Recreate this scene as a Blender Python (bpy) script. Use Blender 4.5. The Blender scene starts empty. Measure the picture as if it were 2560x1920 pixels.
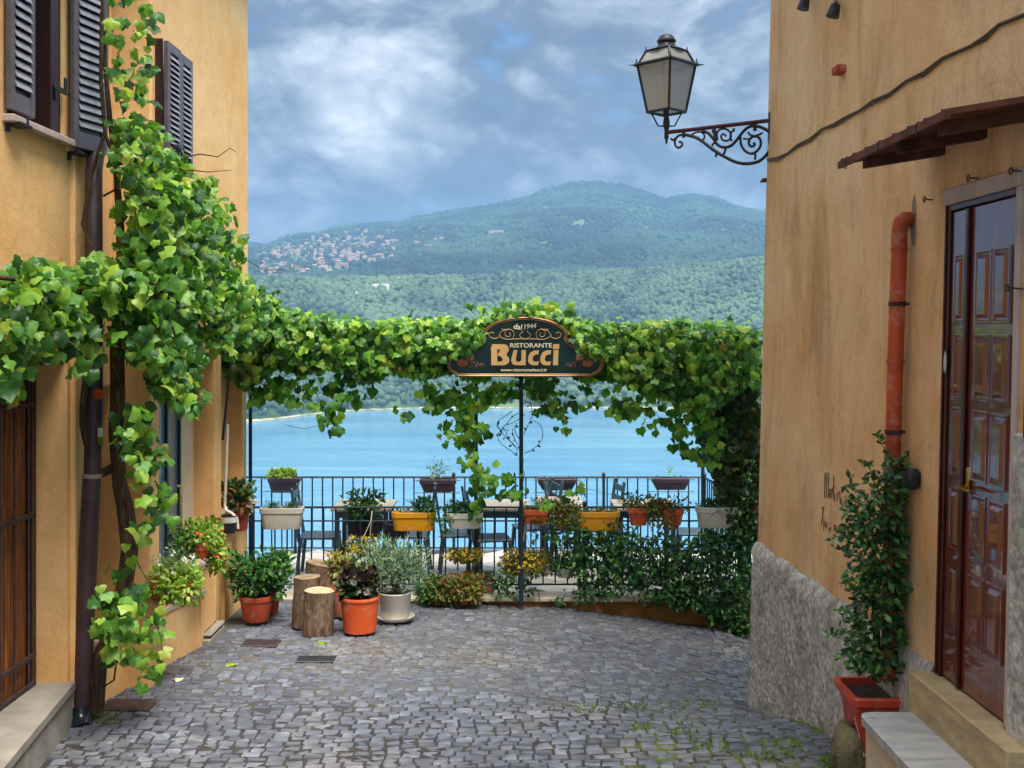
import bpy, math, random
import numpy as np
from mathutils import Vector, Matrix

random.seed(7)
rng = np.random.default_rng(11)
SC = bpy.context.scene
COL = SC.collection
R = math.radians

# ------------------------------------------------------------------ camera
F, UC, VC, CZ = 2750.0, 1280.0, 825.0, 3.0      # focal length / principal point in 2560-wide pixels, eye height
cam_d = bpy.data.cameras.new('camera')
cam_d.sensor_width = 36.0
cam_d.lens = F / 2560 * 36.0
cam_d.shift_y = -(960 - VC) / 2560
cam_d.clip_start = 0.05
cam_d.clip_end = 40000
cam = bpy.data.objects.new('camera', cam_d)
COL.objects.link(cam)
cam.location = (0, 0, CZ)
cam.rotation_euler = (R(90), 0, 0)
SC.camera = cam

# ------------------------------------------------------------------ light
SUN_EL, SUN_AZ = 68.0, 152.0                     # azimuth clockwise from +Y (the lake)
EXPOSURE = 2.82
SKY_STRENGTH = 0.075
SUN_STRENGTH = 1.5
w = bpy.data.worlds.new('World')
SC.world = w
w.use_nodes = True
nt = w.node_tree
nt.nodes.clear()
def wn(t, **kw):
    n = nt.nodes.new(t)
    for k, v in kw.items():
        setattr(n, k, v)
    return n
def wl(a, b):
    nt.links.new(a, b)
def wmath(op, a, b=None, clamp=False):
    n = wn('ShaderNodeMath', operation=op)
    n.use_clamp = clamp
    for i, x in enumerate((a, b)):
        if x is None:
            continue
        if isinstance(x, (int, float)):
            n.inputs[i].default_value = x
        else:
            wl(x, n.inputs[i])
    return n.outputs[0]
def wramp(fac, stops, interp='EASE'):
    n = wn('ShaderNodeValToRGB')
    n.color_ramp.interpolation = interp
    el = n.color_ramp.elements
    while len(el) < len(stops):
        el.new(0.5)
    for e, (p, c) in zip(el, stops):
        e.position = p
        e.color = (*c, 1)
    wl(fac, n.inputs[0])
    return n.outputs[0]
sky = wn('ShaderNodeTexSky', sky_type='NISHITA')
sky.sun_disc = False
sky.sun_elevation = R(SUN_EL)
sky.sun_rotation = R(SUN_AZ)
sky.altitude = 400
sky.air_density = 1.3
sky.dust_density = 0.6
tc = wn('ShaderNodeTexCoord')
sep = wn('ShaderNodeSeparateXYZ')
wl(tc.outputs['Generated'], sep.inputs[0])
zc = wmath('MAXIMUM', sep.outputs[2], 0.0)
comb = wn('ShaderNodeMapping')
comb.inputs['Scale'].default_value = (1, 1, 1.7)
wl(tc.outputs['Generated'], comb.inputs[0])
def wnoise(scale, detail, rough, off, dist=0.0):
    mp = wn('ShaderNodeMapping')
    mp.inputs['Location'].default_value = off
    wl(comb.outputs[0], mp.inputs[0])
    n = wn('ShaderNodeTexNoise')
    n.inputs['Scale'].default_value = scale
    n.inputs['Detail'].default_value = detail
    n.inputs['Roughness'].default_value = rough
    n.inputs['Distortion'].default_value = dist
    wl(mp.outputs[0], n.inputs['Vector'])
    return n.outputs[0]
n_big = wnoise(2.6, 4, 0.5, (10.2, 10.9, 0.4), 0.4)
n_mid = wnoise(6.5, 8, 0.62, (14.4, -6.3, 5.0), 0.5)
n_sml = wnoise(17.0, 6, 0.6, (8.4, 9.9, 2.0), 0.3)
shade = wmath('ADD', wmath('MULTIPLY', n_big, 0.50), wmath('ADD', wmath('MULTIPLY', n_mid, 0.50), wmath('MULTIPLY', n_sml, 0.28)))
# dark storm base to bright breaks; values are sky radiance before the background strength
cloud = wramp(shade, [(0.50, (.125, .16, .225)), (0.58, (.235, .285, .37)), (0.64, (.50, .57, .67)), (0.71, (.92, .98, 1.06)), (0.80, (1.7, 1.75, 1.8))], 'LINEAR')
# overcast sky: brighter overhead than at the horizon
ov = wmath('ADD', wmath('MULTIPLY', zc, 3.4), 0.90)
mulc = wn('ShaderNodeMixRGB', blend_type='MULTIPLY'); mulc.inputs[0].default_value = 1
wl(cloud, mulc.inputs[1]); wl(ov, mulc.inputs[2])
cover = wramp(wmath('ADD', wmath('MULTIPLY', n_mid, 0.6), wmath('MULTIPLY', n_big, 0.5)), [(0.34, (0, 0, 0)), (0.48, (1, 1, 1))])
skys = wn('ShaderNodeMixRGB', blend_type='MULTIPLY'); skys.inputs[0].default_value = 1
wl(sky.outputs[0], skys.inputs[1]); skys.inputs[2].default_value = (0.17, 0.23, 0.31, 1)
mixs = wn('ShaderNodeMixRGB')
wl(cover, mixs.inputs[0]); wl(skys.outputs[0], mixs.inputs[1]); wl(mulc.outputs[0], mixs.inputs[2])
bg = wn('ShaderNodeBackground')
bg.inputs[1].default_value = SKY_STRENGTH
wl(mixs.outputs[0], bg.inputs[0])
wo = wn('ShaderNodeOutputWorld')
wl(bg.outputs[0], wo.inputs[0])

sun_d = bpy.data.lights.new('sun', 'SUN')
sun_d.energy = SUN_STRENGTH
sun_d.angle = R(38)
sun_d.color = (1.0, 0.955, 0.88)
sun = bpy.data.objects.new('sun', sun_d)
COL.objects.link(sun)
sdir = Vector((math.sin(R(SUN_AZ)) * math.cos(R(SUN_EL)), math.cos(R(SUN_AZ)) * math.cos(R(SUN_EL)), math.sin(R(SUN_EL))))
sun.location = (0, -5, 30)
sun.rotation_euler = sdir.to_track_quat('Z', 'Y').to_euler()

SC.view_settings.view_transform = 'Standard'
SC.view_settings.look = 'None'
SC.view_settings.gamma = 1
SC.view_settings.exposure = EXPOSURE
SC.render.engine = 'CYCLES'
cy = SC.cycles
cy.max_bounces = 7
cy.diffuse_bounces = 3
cy.glossy_bounces = 3
cy.transmission_bounces = 5
cy.transparent_max_bounces = 8
cy.volume_bounces = 0
cy.use_denoising = True
cy.caustics_reflective = False
cy.caustics_refractive = False
cy.sample_clamp_indirect = 6
cy.adaptive_threshold = 0.02
w.cycles.sampling_method = 'MANUAL'
w.cycles.sample_map_resolution = 512

# ------------------------------------------------------------------ helpers
def P(u, v, D):
    return Vector(((u - UC) * D / F, D, CZ - (v - VC) * D / F))
def lin(h):
    h = h.lstrip('#')
    c = [int(h[i:i + 2], 16) / 255 for i in (0, 2, 4)]
    return tuple(x / 12.92 if x <= 0.04045 else ((x + 0.055) / 1.055) ** 2.4 for x in c)

class MB:
    def __init__(s):
        s.v, s.f, s.m = [], [], []
    def add(s, vs, fs, m=0):
        o = len(s.v)
        s.v.extend(tuple(x) for x in vs)
        for f in fs:
            s.f.append(tuple(i + o for i in f)); s.m.append(m)
        return s
    def box(s, lo, hi, m=0, T=None):
        x0, y0, z0 = lo; x1, y1, z1 = hi
        vs = [Vector(p) for p in ((x0, y0, z0), (x1, y0, z0), (x1, y1, z0), (x0, y1, z0), (x0, y0, z1), (x1, y0, z1), (x1, y1, z1), (x0, y1, z1))]
        if T is not None:
            vs = [T(v) if callable(T) else T @ v for v in vs]
        return s.add(vs, [(0, 3, 2, 1), (4, 5, 6, 7), (0, 1, 5, 4), (1, 2, 6, 5), (2, 3, 7, 6), (3, 0, 4, 7)], m)
    def bbox(s, lo, hi, b=0.006, m=0, T=None):
        x0, y0, z0 = lo; x1, y1, z1 = hi
        b = min(b, (x1 - x0) * .45, (y1 - y0) * .45, (z1 - z0) * .45)
        vs, idx = [], {}
        for i, (sx) in enumerate((0, 1)):
            for j in (0, 1):
                for k in (0, 1):
                    c = [(x0, x1)[i], (y0, y1)[j], (z0, z1)[k]]
                    d = [b if i == 0 else -b, b if j == 0 else -b, b if k == 0 else -b]
                    for a in range(3):
                        p = [c[t] + (d[t] if t != a else 0) for t in range(3)]
                        idx[(i, j, k, a)] = len(vs); vs.append(Vector(p))
        fs = []
        I = idx
        for a, val in ((0, 0), (0, 1), (1, 0), (1, 1), (2, 0), (2, 1)):
            o = [t for t in range(3) if t != a]
            q = []
            for (p0, p1) in ((0, 0), (1, 0), (1, 1), (0, 1)):
                key = [0, 0, 0]; key[a] = val; key[o[0]] = p0; key[o[1]] = p1
                q.append(I[(*key, a)])
            fs.append(q)
        for a in range(3):
            o = [t for t in range(3) if t != a]
            for p0 in (0, 1):
                for p1 in (0, 1):
                    k0 = [0, 0, 0]; k0[o[0]] = p0; k0[o[1]] = p1; k1 = list(k0); k1[a] = 1
                    fs.append([I[(*k0, o[0])], I[(*k0, o[1])], I[(*k1, o[1])], I[(*k1, o[0])]])
        for i in (0, 1):
            for j in (0, 1):
                for k in (0, 1):
                    fs.append([I[(i, j, k, 0)], I[(i, j, k, 1)], I[(i, j, k, 2)]])
        cen = Vector(((x0 + x1) / 2, (y0 + y1) / 2, (z0 + z1) / 2))
        out = []
        for f in fs:
            c = sum((vs[i] for i in f), Vector()) / len(f)
            n = (vs[f[1]] - vs[f[0]]).cross(vs[f[2]] - vs[f[0]])
            out.append(tuple(f) if n.dot(c - cen) > 0 else tuple(reversed(f)))
        if T is not None:
            vs = [T(v) if callable(T) else T @ v for v in vs]
        return s.add(vs, out, m)
    def tube(s, pts, r, n=8, m=0, caps=True):
        pts = [Vector(p) for p in pts]
        if not isinstance(r, (list, tuple)):
            r = [r] * len(pts)
        rings, prev = [], None
        for i, p in enumerate(pts):
            t = (pts[min(i + 1, len(pts) - 1)] - pts[max(i - 1, 0)])
            t = t.normalized() if t.length > 1e-9 else Vector((0, 0, 1))
            if prev is None:
                a = Vector((0, 0, 1)) if abs(t.z) < .9 else Vector((1, 0, 0))
                nx = t.cross(a).normalized()
            else:
                nx = (prev - t * prev.dot(t))
                nx = nx.normalized() if nx.length > 1e-6 else t.orthogonal().normalized()
            prev = nx
            ny = t.cross(nx)
            rings.append([p + nx * (math.cos(2 * math.pi * k / n) * r[i]) + ny * (math.sin(2 * math.pi * k / n) * r[i]) for k in range(n)])
        vs = [q for ring in rings for q in ring]
        fs = []
        for i in range(len(rings) - 1):
            for k in range(n):
                a, b = i * n + k, i * n + (k + 1) % n
                fs.append((a, b, b + n, a + n))
        if caps:
            fs.append(tuple(reversed(range(n)))); fs.append(tuple((len(rings) - 1) * n + k for k in range(n)))
        return s.add(vs, fs, m)
    def loft(s, rings, m=0, cap0=True, cap1=True):
        n = len(rings[0])
        vs = [q for ring in rings for q in ring]
        fs = []
        for i in range(len(rings) - 1):
            for k in range(n):
                a, b = i * n + k, i * n + (k + 1) % n
                fs.append((a, b, b + n, a + n))
        if cap0: fs.append(tuple(reversed(range(n))))
        if cap1: fs.append(tuple((len(rings) - 1) * n + k for k in range(n)))
        return s.add(vs, fs, m)
    def lathe(s, prof, c=(0, 0, 0), n=28, m=0, cap0=True, cap1=True, wob=0.0):
        c = Vector(c)
        ph = random.random() * 6
        rings = [[c + Vector((math.cos(2 * math.pi * k / n) * r * (1 + wob * math.sin(3 * 2 * math.pi * k / n + ph)), math.sin(2 * math.pi * k / n) * r * (1 + wob * math.sin(2 * 2 * math.pi * k / n + ph)), z)) for k in range(n)] for r, z in prof]
        return s.loft(rings, m, cap0, cap1)
    def prism(s, poly, d, T, m=0):
        n = len(poly)
        vs = [T(Vector((x, y, 0))) for x, y in poly] + [T(Vector((x, y, d))) for x, y in poly]
        fs = [tuple(reversed(range(n))), tuple(range(n, 2 * n))] + [(k, (k + 1) % n, n + (k + 1) % n, n + k) for k in range(n)]
        return s.add(vs, fs, m)
    def quad(s, a, b, c, d, m=0):
        return s.add([a, b, c, d], [(0, 1, 2, 3)], m)
    def build(s, name, mats, parent=None, smooth=None):
        me = bpy.data.meshes.new(name)
        me.from_pydata([tuple(v) for v in s.v], [], s.f)
        if not isinstance(mats, (list, tuple)):
            mats = [mats]
        for mt in mats:
            me.materials.append(mt)
        if len(mats) > 1:
            me.polygons.foreach_set('material_index', s.m)
        if smooth is not None:
            me.polygons.foreach_set('use_smooth', [True] * len(me.polygons))
            me.set_sharp_from_angle(angle=R(smooth))
        me.update()
        return link(name, me, parent)

def link(name, data, parent=None):
    o = bpy.data.objects.new(name, data)
    COL.objects.link(o)
    if parent is not None:
        o.parent = parent
        if parent.type == 'EMPTY':
            o.matrix_parent_inverse = Matrix.Translation(-Vector(parent.location))
    return o
def tag(o, label=None, cat=None, group=None, kind=None):
    if label: o['label'] = label
    if cat: o['category'] = cat
    if group: o['group'] = group
    if kind: o['kind'] = kind
    return o
def thing(name, loc, label, cat, group=None):
    o = bpy.data.objects.new(name, None)
    o.empty_display_size = 0.1
    COL.objects.link(o)
    o.location = loc
    return tag(o, label, cat, group)
def struct(o):
    o['kind'] = 'structure'
    return o
def stuff(o):
    o['kind'] = 'stuff'
    return o

# ------------------------------------------------------------------ materials
class NT:
    def __init__(s, name):
        s.mat = bpy.data.materials.new(name)
        s.mat.use_nodes = True
        s.t = s.mat.node_tree
        s.t.nodes.clear()
        s.out = s.n('ShaderNodeOutputMaterial')
        s.bs = s.n('ShaderNodeBsdfPrincipled')
        s.t.links.new(s.bs.outputs[0], s.out.inputs[0])
    def n(s, ty, **kw):
        x = s.t.nodes.new(ty)
        for k, v in kw.items():
            setattr(x, k, v)
        return x
    def l(s, a, b):
        s.t.links.new(a, b)
    def put(s, sock, val):
        if hasattr(val, 'is_output') or isinstance(val, bpy.types.NodeSocket):
            s.l(val, sock)
        elif isinstance(val, tuple) and len(val) == 3 and sock.type == 'RGBA':
            sock.default_value = (*val, 1)
        else:
            sock.default_value = val
    def obj(s):
        return s.n('ShaderNodeTexCoord').outputs['Object']
    def geo(s):
        return s.n('ShaderNodeNewGeometry')
    def noise(s, scale, detail=4, rough=.55, vec=None, sc3=None, dist=0, off=(0, 0, 0)):
        vec = vec or s.geo().outputs['Position']
        if sc3 or any(off):
            mp = s.n('ShaderNodeMapping')
            mp.inputs['Scale'].default_value = sc3 or (1, 1, 1)
            mp.inputs['Location'].default_value = off
            s.l(vec, mp.inputs[0]); vec = mp.outputs[0]
        x = s.n('ShaderNodeTexNoise')
        x.inputs['Scale'].default_value = scale
        x.inputs['Detail'].default_value = detail
        x.inputs['Roughness'].default_value = rough
        x.inputs['Distortion'].default_value = dist
        s.l(vec, x.inputs['Vector'])
        return x.outputs[0]
    def voro(s, scale, feature='F1', vec=None, sc3=None):
        vec = vec or s.geo().outputs['Position']
        if sc3:
            mp = s.n('ShaderNodeMapping'); mp.inputs['Scale'].default_value = sc3
            s.l(vec, mp.inputs[0]); vec = mp.outputs[0]
        x = s.n('ShaderNodeTexVoronoi', feature=feature)
        x.inputs['Scale'].default_value = scale
        s.l(vec, x.inputs['Vector'])
        return x
    def ramp(s, fac, stops, interp='LINEAR'):
        x = s.n('ShaderNodeValToRGB')
        x.color_ramp.interpolation = interp
        el = x.color_ramp.elements
        while len(el) < len(stops):
            el.new(.5)
        for e, (p, c) in zip(el, stops):
            e.position = p
            e.color = (*(c if isinstance(c, tuple) else (c, c, c)), 1)
        s.l(fac, x.inputs[0])
        return x.outputs[0]
    def mix(s, fac, a, b, blend='MIX'):
        x = s.n('ShaderNodeMixRGB', blend_type=blend)
        s.put(x.inputs[0], fac)
        for i, c in ((1, a), (2, b)):
            s.put(x.inputs[i], c)
        return x.outputs[0]
    def math(s, op, a, b=0.0, clamp=False):
        x = s.n('ShaderNodeMath', operation=op)
        x.use_clamp = clamp
        s.put(x.inputs[0], a); s.put(x.inputs[1], b)
        return x.outputs[0]
    def bump(s, h, strength=.3, dist=.01, prev=None):
        x = s.n('ShaderNodeBump')
        x.inputs['Strength'].default_value = strength
        x.inputs['Distance'].default_value = dist
        s.l(h, x.inputs['Height'])
        if prev is not None:
            s.l(prev, x.inputs['Normal'])
        s.l(x.outputs[0], s.bs.inputs['Normal'])
        return x.outputs[0]
    def set(s, color=None, rough=None, metal=None, spec=None, coat=None, coat_rough=None):
        for k, v in (('Base Color', color), ('Roughness', rough), ('Metallic', metal), ('Specular IOR Level', spec), ('Coat Weight', coat), ('Coat Roughness', coat_rough)):
            if v is not None:
                s.put(s.bs.inputs[k], v)
        return s
    def island(s):
        g = s.geo().outputs['Random Per Island']
        o = s.n('ShaderNodeObjectInfo').outputs['Random']
        return s.math('FRACT', s.math('ADD', g, s.math('MULTIPLY', o, 7.31)))
    def objrand(s):
        return s.n('ShaderNodeObjectInfo').outputs['Random']

def simple(name, c, rough=.6, metal=0, spec=.5, var=.25, vs=6, bump=.15, bs=40, bd=.004, coat=0, bloom=0):
    m = NT(name)
    n = m.noise(vs, 5)
    dark = tuple(x * (1 - var) for x in c); lite = tuple(min(x * (1 + var), 1) for x in c)
    m.set(m.ramp(n, [(.3, dark), (.7, lite)]), rough, metal, spec, coat)
    if bloom:
        cc = m.ramp(n, [(.3, dark), (.7, lite)])
        b1 = m.noise(11, 6, .7, off=(3, 1, 2)); b2 = m.noise(26, 5, .7, sc3=(1, 1, .5))
        cc = m.mix(m.math('MULTIPLY', m.ramp(b1, [(.52, 0.0), (.70, 1.0)]), bloom), cc, lin('#cdb9a4'))
        cc = m.mix(m.math('MULTIPLY', m.ramp(b2, [(.55, 0.0), (.72, 1.0)]), bloom * 1.2), cc, tuple(x * .35 for x in c))
        m.set(cc)
    if bump:
        m.bump(m.noise(bs, 3), bump, bd)
    return m.mat

def stucco(name, base, light, dirt, streak=.5, fine=.35):
    m = NT(name)
    pos = m.geo().outputs['Position']
    big = m.noise(1.1, 5, .6)
    col = m.mix(m.ramp(big, [(.35, 0.0), (.68, 1.0)]), base, light)
    st = m.noise(1.7, 6, .62, sc3=(1.3, 1.3, .5), dist=.8)
    col = m.mix(m.math('MULTIPLY', m.ramp(st, [(.48, 0.0), (.74, 1.0)]), streak), col, dirt)
    st2 = m.noise(5.0, 6, .7, sc3=(1.2, 1.2, .45), dist=1.1, off=(4, 2, 7))
    col = m.mix(m.math('MULTIPLY', m.ramp(st2, [(.50, 0.0), (.80, 1.0)]), streak * .75), col, dirt)
    st3 = m.noise(3.2, 5, .6, off=(9, 1, 3))
    col = m.mix(m.math('MULTIPLY', m.ramp(st3, [(.50, 0.0), (.72, 1.0)]), .35), col, light)
    pat = m.noise(2.3, 6, .68, off=(2, 8, 5), dist=.5)
    col = m.mix(m.math('MULTIPLY', m.ramp(pat, [(.58, 0.0), (.64, 1.0)]), .22), col, tuple(min(1, x * 1.18) for x in light))
    blot = m.noise(9, 6, .72, off=(7, 7, 1))
    col = m.mix(m.math('MULTIPLY', m.ramp(blot, [(.55, 0.0), (.72, 1.0)]), .30), col, dirt)
    ck = m.n('ShaderNodeTexVoronoi', feature='DISTANCE_TO_EDGE'); ck.inputs['Scale'].default_value = 1.6
    wp = m.n('ShaderNodeMapping'); m.l(m.mix(.18, m.geo().outputs['Position'], m.n('ShaderNodeTexNoise').outputs['Color'], 'ADD'), wp.inputs[0]); m.l(wp.outputs[0], ck.inputs['Vector'])
    crk = m.math('MULTIPLY', m.ramp(ck.outputs[0], [(.0, 1.0), (.006, 0.0)]), m.ramp(m.noise(.9, 3, off=(1, 5, 2)), [(.54, 0.0), (.66, .28)]))
    col = m.mix(crk, col, tuple(x * .45 for x in dirt))
    sp = m.noise(60, 3, .7)
    col = m.mix(m.math('MULTIPLY', m.ramp(sp, [(.35, 1.0), (.55, 0.0)]), fine), col, tuple(x * .72 for x in base))
    m.set(col, .92, 0, .15)
    b = m.bump(m.noise(110, 3, .7), .35, .006)
    m.bump(m.noise(5, 4, .6), .35, .03, b)
    return m.mat

M = {}
M['stucco_left'] = stucco('stucco_left', lin('#ebb473'), lin('#f2c890'), lin('#c68c50'), .34, .30)
M['stucco_right'] = stucco('stucco_right', lin('#e6b078'), lin('#f0cb9c'), lin('#946a42'), .55, .40)
m = NT('roughcast')
v1 = m.voro(24); v2 = m.noise(15, 7, .75)
c = m.ramp(v2, [(.30, lin('#78736c')), (.48, lin('#b0aca6')), (.66, lin('#e0ddd8'))])
c = m.mix(m.ramp(m.noise(3.0, 4, .6), [(.45, 0.0), (.70, .65)]), c, lin('#877a68'))
c = m.mix(m.ramp(m.noise(1.7, 5, .65, off=(4, 4, 4)), [(.50, 0.0), (.68, .55)]), c, lin('#ddd8d2'))
m.set(c, .95, 0, .1)
h = m.math('ADD', m.math('MULTIPLY', v1.outputs['Distance'], -1.0), m.math('MULTIPLY', v2, 1.2))
m.bump(h, .9, .015)
M['roughcast'] = m.mat

m = NT('cobble')
isl = m.island()
c = m.ramp(isl, [(0, lin('#50545e')), (.4, lin('#5c616d')), (.75, lin('#686d79')), (1, lin('#7a7e88'))])
c = m.mix(m.ramp(m.noise(22, 6, .7), [(.3, .0), (.75, .6)]), c, lin('#47464a'))
c = m.mix(m.ramp(m.noise(1.1, 5, .65), [(.48, .0), (.75, .5)]), c, lin('#8b8274'))
c = m.mix(m.ramp(m.noise(.7, 3, .5, off=(5, 5, 0)), [(.45, .0), (.7, .45)]), c, lin('#4d4f57'))
m.set(c, m.ramp(m.noise(14, 3), [(.3, .34), (.7, .60)]), 0, .5)
m.bump(m.noise(55, 5, .7), .5, .008)
M['cobble'] = m.mat
m = NT('joint')
pos = m.geo().outputs['Position']
sp = m.n('ShaderNodeSeparateXYZ'); m.l(pos, sp.inputs[0])
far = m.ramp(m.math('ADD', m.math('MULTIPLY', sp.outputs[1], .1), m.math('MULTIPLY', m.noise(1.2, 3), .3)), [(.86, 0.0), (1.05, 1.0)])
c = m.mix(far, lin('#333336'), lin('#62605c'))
c = m.mix(m.ramp(m.noise(9, 5, .7), [(.4, 0.0), (.7, .8)]), c, lin('#4a4238'))
mossx = m.ramp(m.math('ADD', m.math('MULTIPLY', sp.outputs[0], .35), m.noise(1.6, 3)), [(.62, 0.0), (.95, 1.0)])
mossn = m.ramp(m.noise(6, 4, .6, off=(3, 3, 3)), [(.40, 0.0), (.54, 1.0)])
near = m.ramp(m.math('ADD', m.math('MULTIPLY', sp.outputs[1], .1), m.math('MULTIPLY', m.noise(2.0, 3), .12)), [(.78, 1.0), (.86, 0.0)])
c = m.mix(m.math('MULTIPLY', near, m.math('MULTIPLY', mossx, mossn)), c, lin('#55632c'))
m.set(c, .95, 0, .1); m.bump(m.noise(70, 3, .7), .6, .01)
M['joint'] = m.mat

def wood(name, c1, c2, rough=.7, sc=(14, 14, .8), coat=0, spec=.4):
    m = NT(name)
    g = m.noise(2.2, 6, .65, sc3=sc, dist=.8)
    m.set(m.ramp(g, [(.3, c1), (.7, c2)]), rough, 0, spec, coat, .12)
    m.bump(g, .25, .004)
    return m.mat
M['gate_wood'] = wood('gate_wood', lin('#3a1c0e'), lin('#a5602c'), .6)
m = NT('lacquer')
g = m.noise(2.0, 6, .6, sc3=(9, 9, .7), dist=.6)
m.set(m.ramp(g, [(.3, lin('#4a150e')), (.7, lin('#7a2a19'))]), .3, 0, .4, .9, .03)
m.bs.inputs['Coat IOR'].default_value = 1.6
M['lacquer'] = m.mat
M['lacquer_edge'] = simple('lacquer_edge', lin('#3d120e'), .35, var=.25, bump=0)
M['brown_paint'] = simple('brown_paint', lin('#33191a'), .42, var=.3, vs=9, bump=.12)
M['rusty_brown'] = simple('rusty_brown', lin('#5f3a2e'), .8, var=.4, vs=10, spec=.2, bump=.3)
M['shutter'] = simple('shutter', lin('#5b545a'), .35, var=.25, vs=12, bump=.08)  # maroon frame greyed in its colour for the sky it reflects
M['slat'] = simple('slat', lin('#94929a'), .4, var=.2, vs=12, bump=.05)  # sky reflection on the slat tops painted in as a lighter grey
M['shutter_dark'] = simple('shutter_dark', lin('#2b1719'), .4, var=.2, bump=.08)
M['iron'] = simple('iron', lin('#2a2c31'), .5, .3, var=.35, vs=14, bump=.25, bs=60)
M['rusty_iron'] = simple('rusty_iron', lin('#463433'), .7, .3, var=.5, vs=18, bump=.4, bs=60)
M['bar_iron'] = simple('bar_iron', lin('#4a1f20'), .5, .2, var=.4, vs=14, bump=.2)
M['rail_iron'] = simple('rail_iron', lin('#1e3340'), .5, .2, var=.3, vs=9, bump=.15)
M['pipe_left'] = simple('pipe_left', lin('#473438'), .5, .1, var=.35, vs=7, bump=.2)
M['shoe'] = simple('shoe', lin('#222430'), .22, .2, var=.4, vs=9, bump=.1)
M['pipe_red'] = simple('pipe_red', lin('#bb4c20'), .5, var=.3, vs=4, bump=.1, bloom=.35)
M['terracotta'] = simple('terracotta', lin('#c4522a'), .75, var=.22, vs=7, bump=.2, bs=50, bloom=.5)
M['terracotta_dark'] = simple('terracotta_dark', lin('#a5432a'), .8, var=.28, vs=6, bump=.2, bloom=.5)
M['salmon'] = simple('salmon', lin('#c8745a'), .7, var=.2, vs=7, bump=.15, bloom=.5)
M['orange_plastic'] = simple('orange_plastic', lin('#d4541d'), .5, var=.14, vs=4, bump=.06, bloom=.28)
M['red_plastic'] = simple('red_plastic', lin('#b93d20'), .5, var=.16, vs=5, bump=.08, bloom=.28)
M['white_plastic'] = simple('white_plastic', lin('#cfc9bd'), .5, var=.1, vs=6, bump=.08, bloom=.28)
M['yellow_plastic'] = simple('yellow_plastic', lin('#e09a12'), .45, var=.12, vs=6, bump=.06, bloom=.28)
M['black_plastic'] = simple('black_plastic', lin('#252229'), .5, var=.3, vs=8, bump=.1)
M['maroon_plastic'] = simple('maroon_plastic', lin('#41323e'), .5, var=.3, vs=8, bump=.1)
M['chair'] = simple('chair', lin('#40535d'), .45, var=.25, vs=8, bump=.06)
M['table'] = simple('table', lin('#b3a899'), .6, var=.25, vs=14, bump=.2)
M['soil'] = simple('soil', lin('#3a2a20'), .95, var=.4, vs=30, bump=.8, bs=90, bd=.01)
M['concrete'] = simple('concrete', lin('#8f887c'), .9, var=.22, vs=5, bump=.5, bs=60, bd=.006)
M['coping'] = simple('coping', lin('#c2b49c'), .85, var=.22, vs=7, bump=.35, bs=50)
M['plaster_low'] = stucco('plaster_low', lin('#8a5a2c'), lin('#b07c40'), lin('#4a3322'), .8, .5)
M['plaster_step'] = simple('plaster_step', lin('#cdb79a'), .9, var=.2, vs=5, bump=.4)
M['lintel'] = simple('lintel', lin('#b5a49a'), .8, var=.14, vs=8, bump=.3, bs=50)
M['cream'] = simple('cream', lin('#d8c7a6'), .85, var=.08, vs=3, bump=.1)
M['mossy'] = simple('mossy', lin('#5d563c'), .95, var=.6, vs=14, bump=.8, bs=25, bd=.02)
M['brass'] = simple('brass', lin('#b98a2e'), .25, 1.0, var=.2, bump=.05)
M['cable'] = simple('cable', lin('#5d4a36'), .8, var=.3, vs=20, bump=0)
M['ink'] = simple('ink', lin('#5a3527'), .9, var=.3, vs=30, bump=0)
M['cement'] = simple('cement', lin('#8c7d68'), .95, var=.25, vs=14, bump=.6, bs=60)
M['white_hose'] = simple('white_hose', lin('#d8cdbb'), .5, var=.1, bump=0)
M['dark_room'] = simple('dark_room', lin('#3b3833'), .9, var=.3, vs=2, bump=0)
M['globe'] = simple('globe', lin('#e6dcc8'), .3, var=.05, bump=0)
m = NT('marble')
n = m.noise(2.2, 7, .65, dist=1.6, sc3=(1.2, 3, 1))
m.set(m.ramp(n, [(.3, lin('#7d7f82')), (.5, lin('#a3a3a1')), (.7, lin('#b9b6b0'))]), .35, 0, .4)
m.bump(m.noise(40, 3), .05, .003)
M['marble'] = m.mat
m = NT('travertine')
n = m.noise(5, 6, .65, sc3=(1, 1, 3))
m.set(m.ramp(n, [(.3, lin('#8d7a5c')), (.55, lin('#b39e78')), (.75, lin('#c6b795'))]), .6, 0, .3)
m.bump(m.noise(60, 4, .7), .4, .005)
M['travertine'] = m.mat
m = NT('bark')
n = m.noise(6, 6, .7, sc3=(6, 6, .8), dist=1.0)
m.set(m.ramp(n, [(.3, lin('#2c211a')), (.55, lin('#5c4a3a')), (.8, lin('#8a7862'))]), .95, 0, .1)
m.bump(n, 1.0, .02)
M['bark'] = m.mat
m = NT('log_bark')
n = m.noise(7, 7, .7, sc3=(2.5, 2.5, .9), dist=.8)
c = m.ramp(n, [(.28, lin('#3a2a22')), (.5, lin('#6f5b49')), (.75, lin('#9c8a72'))])
c = m.mix(m.ramp(m.noise(5, 3), [(.5, 0.0), (.7, .6)]), c, lin('#553c31'))
m.set(c, .95, 0, .1); m.bump(n, .9, .018)
M['log_bark'] = m.mat
m = NT('log_end')
wv = m.n('ShaderNodeTexWave', wave_type='RINGS', rings_direction='Z')
wv.inputs['Scale'].default_value = 22; wv.inputs['Distortion'].default_value = 2.5; wv.inputs['Detail'].default_value = 3
m.l(m.obj(), wv.inputs['Vector'])
c = m.ramp(wv.outputs[0], [(.2, lin('#8f7c5e')), (.8, lin('#c2b394'))])
c = m.mix(m.ramp(m.noise(16, 4), [(.5, 0.0), (.75, .7)]), c, lin('#75664f'))
m.set(c, .9, 0, .1)
M['log_end'] = m.mat
m = NT('log_end_dark')
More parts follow.
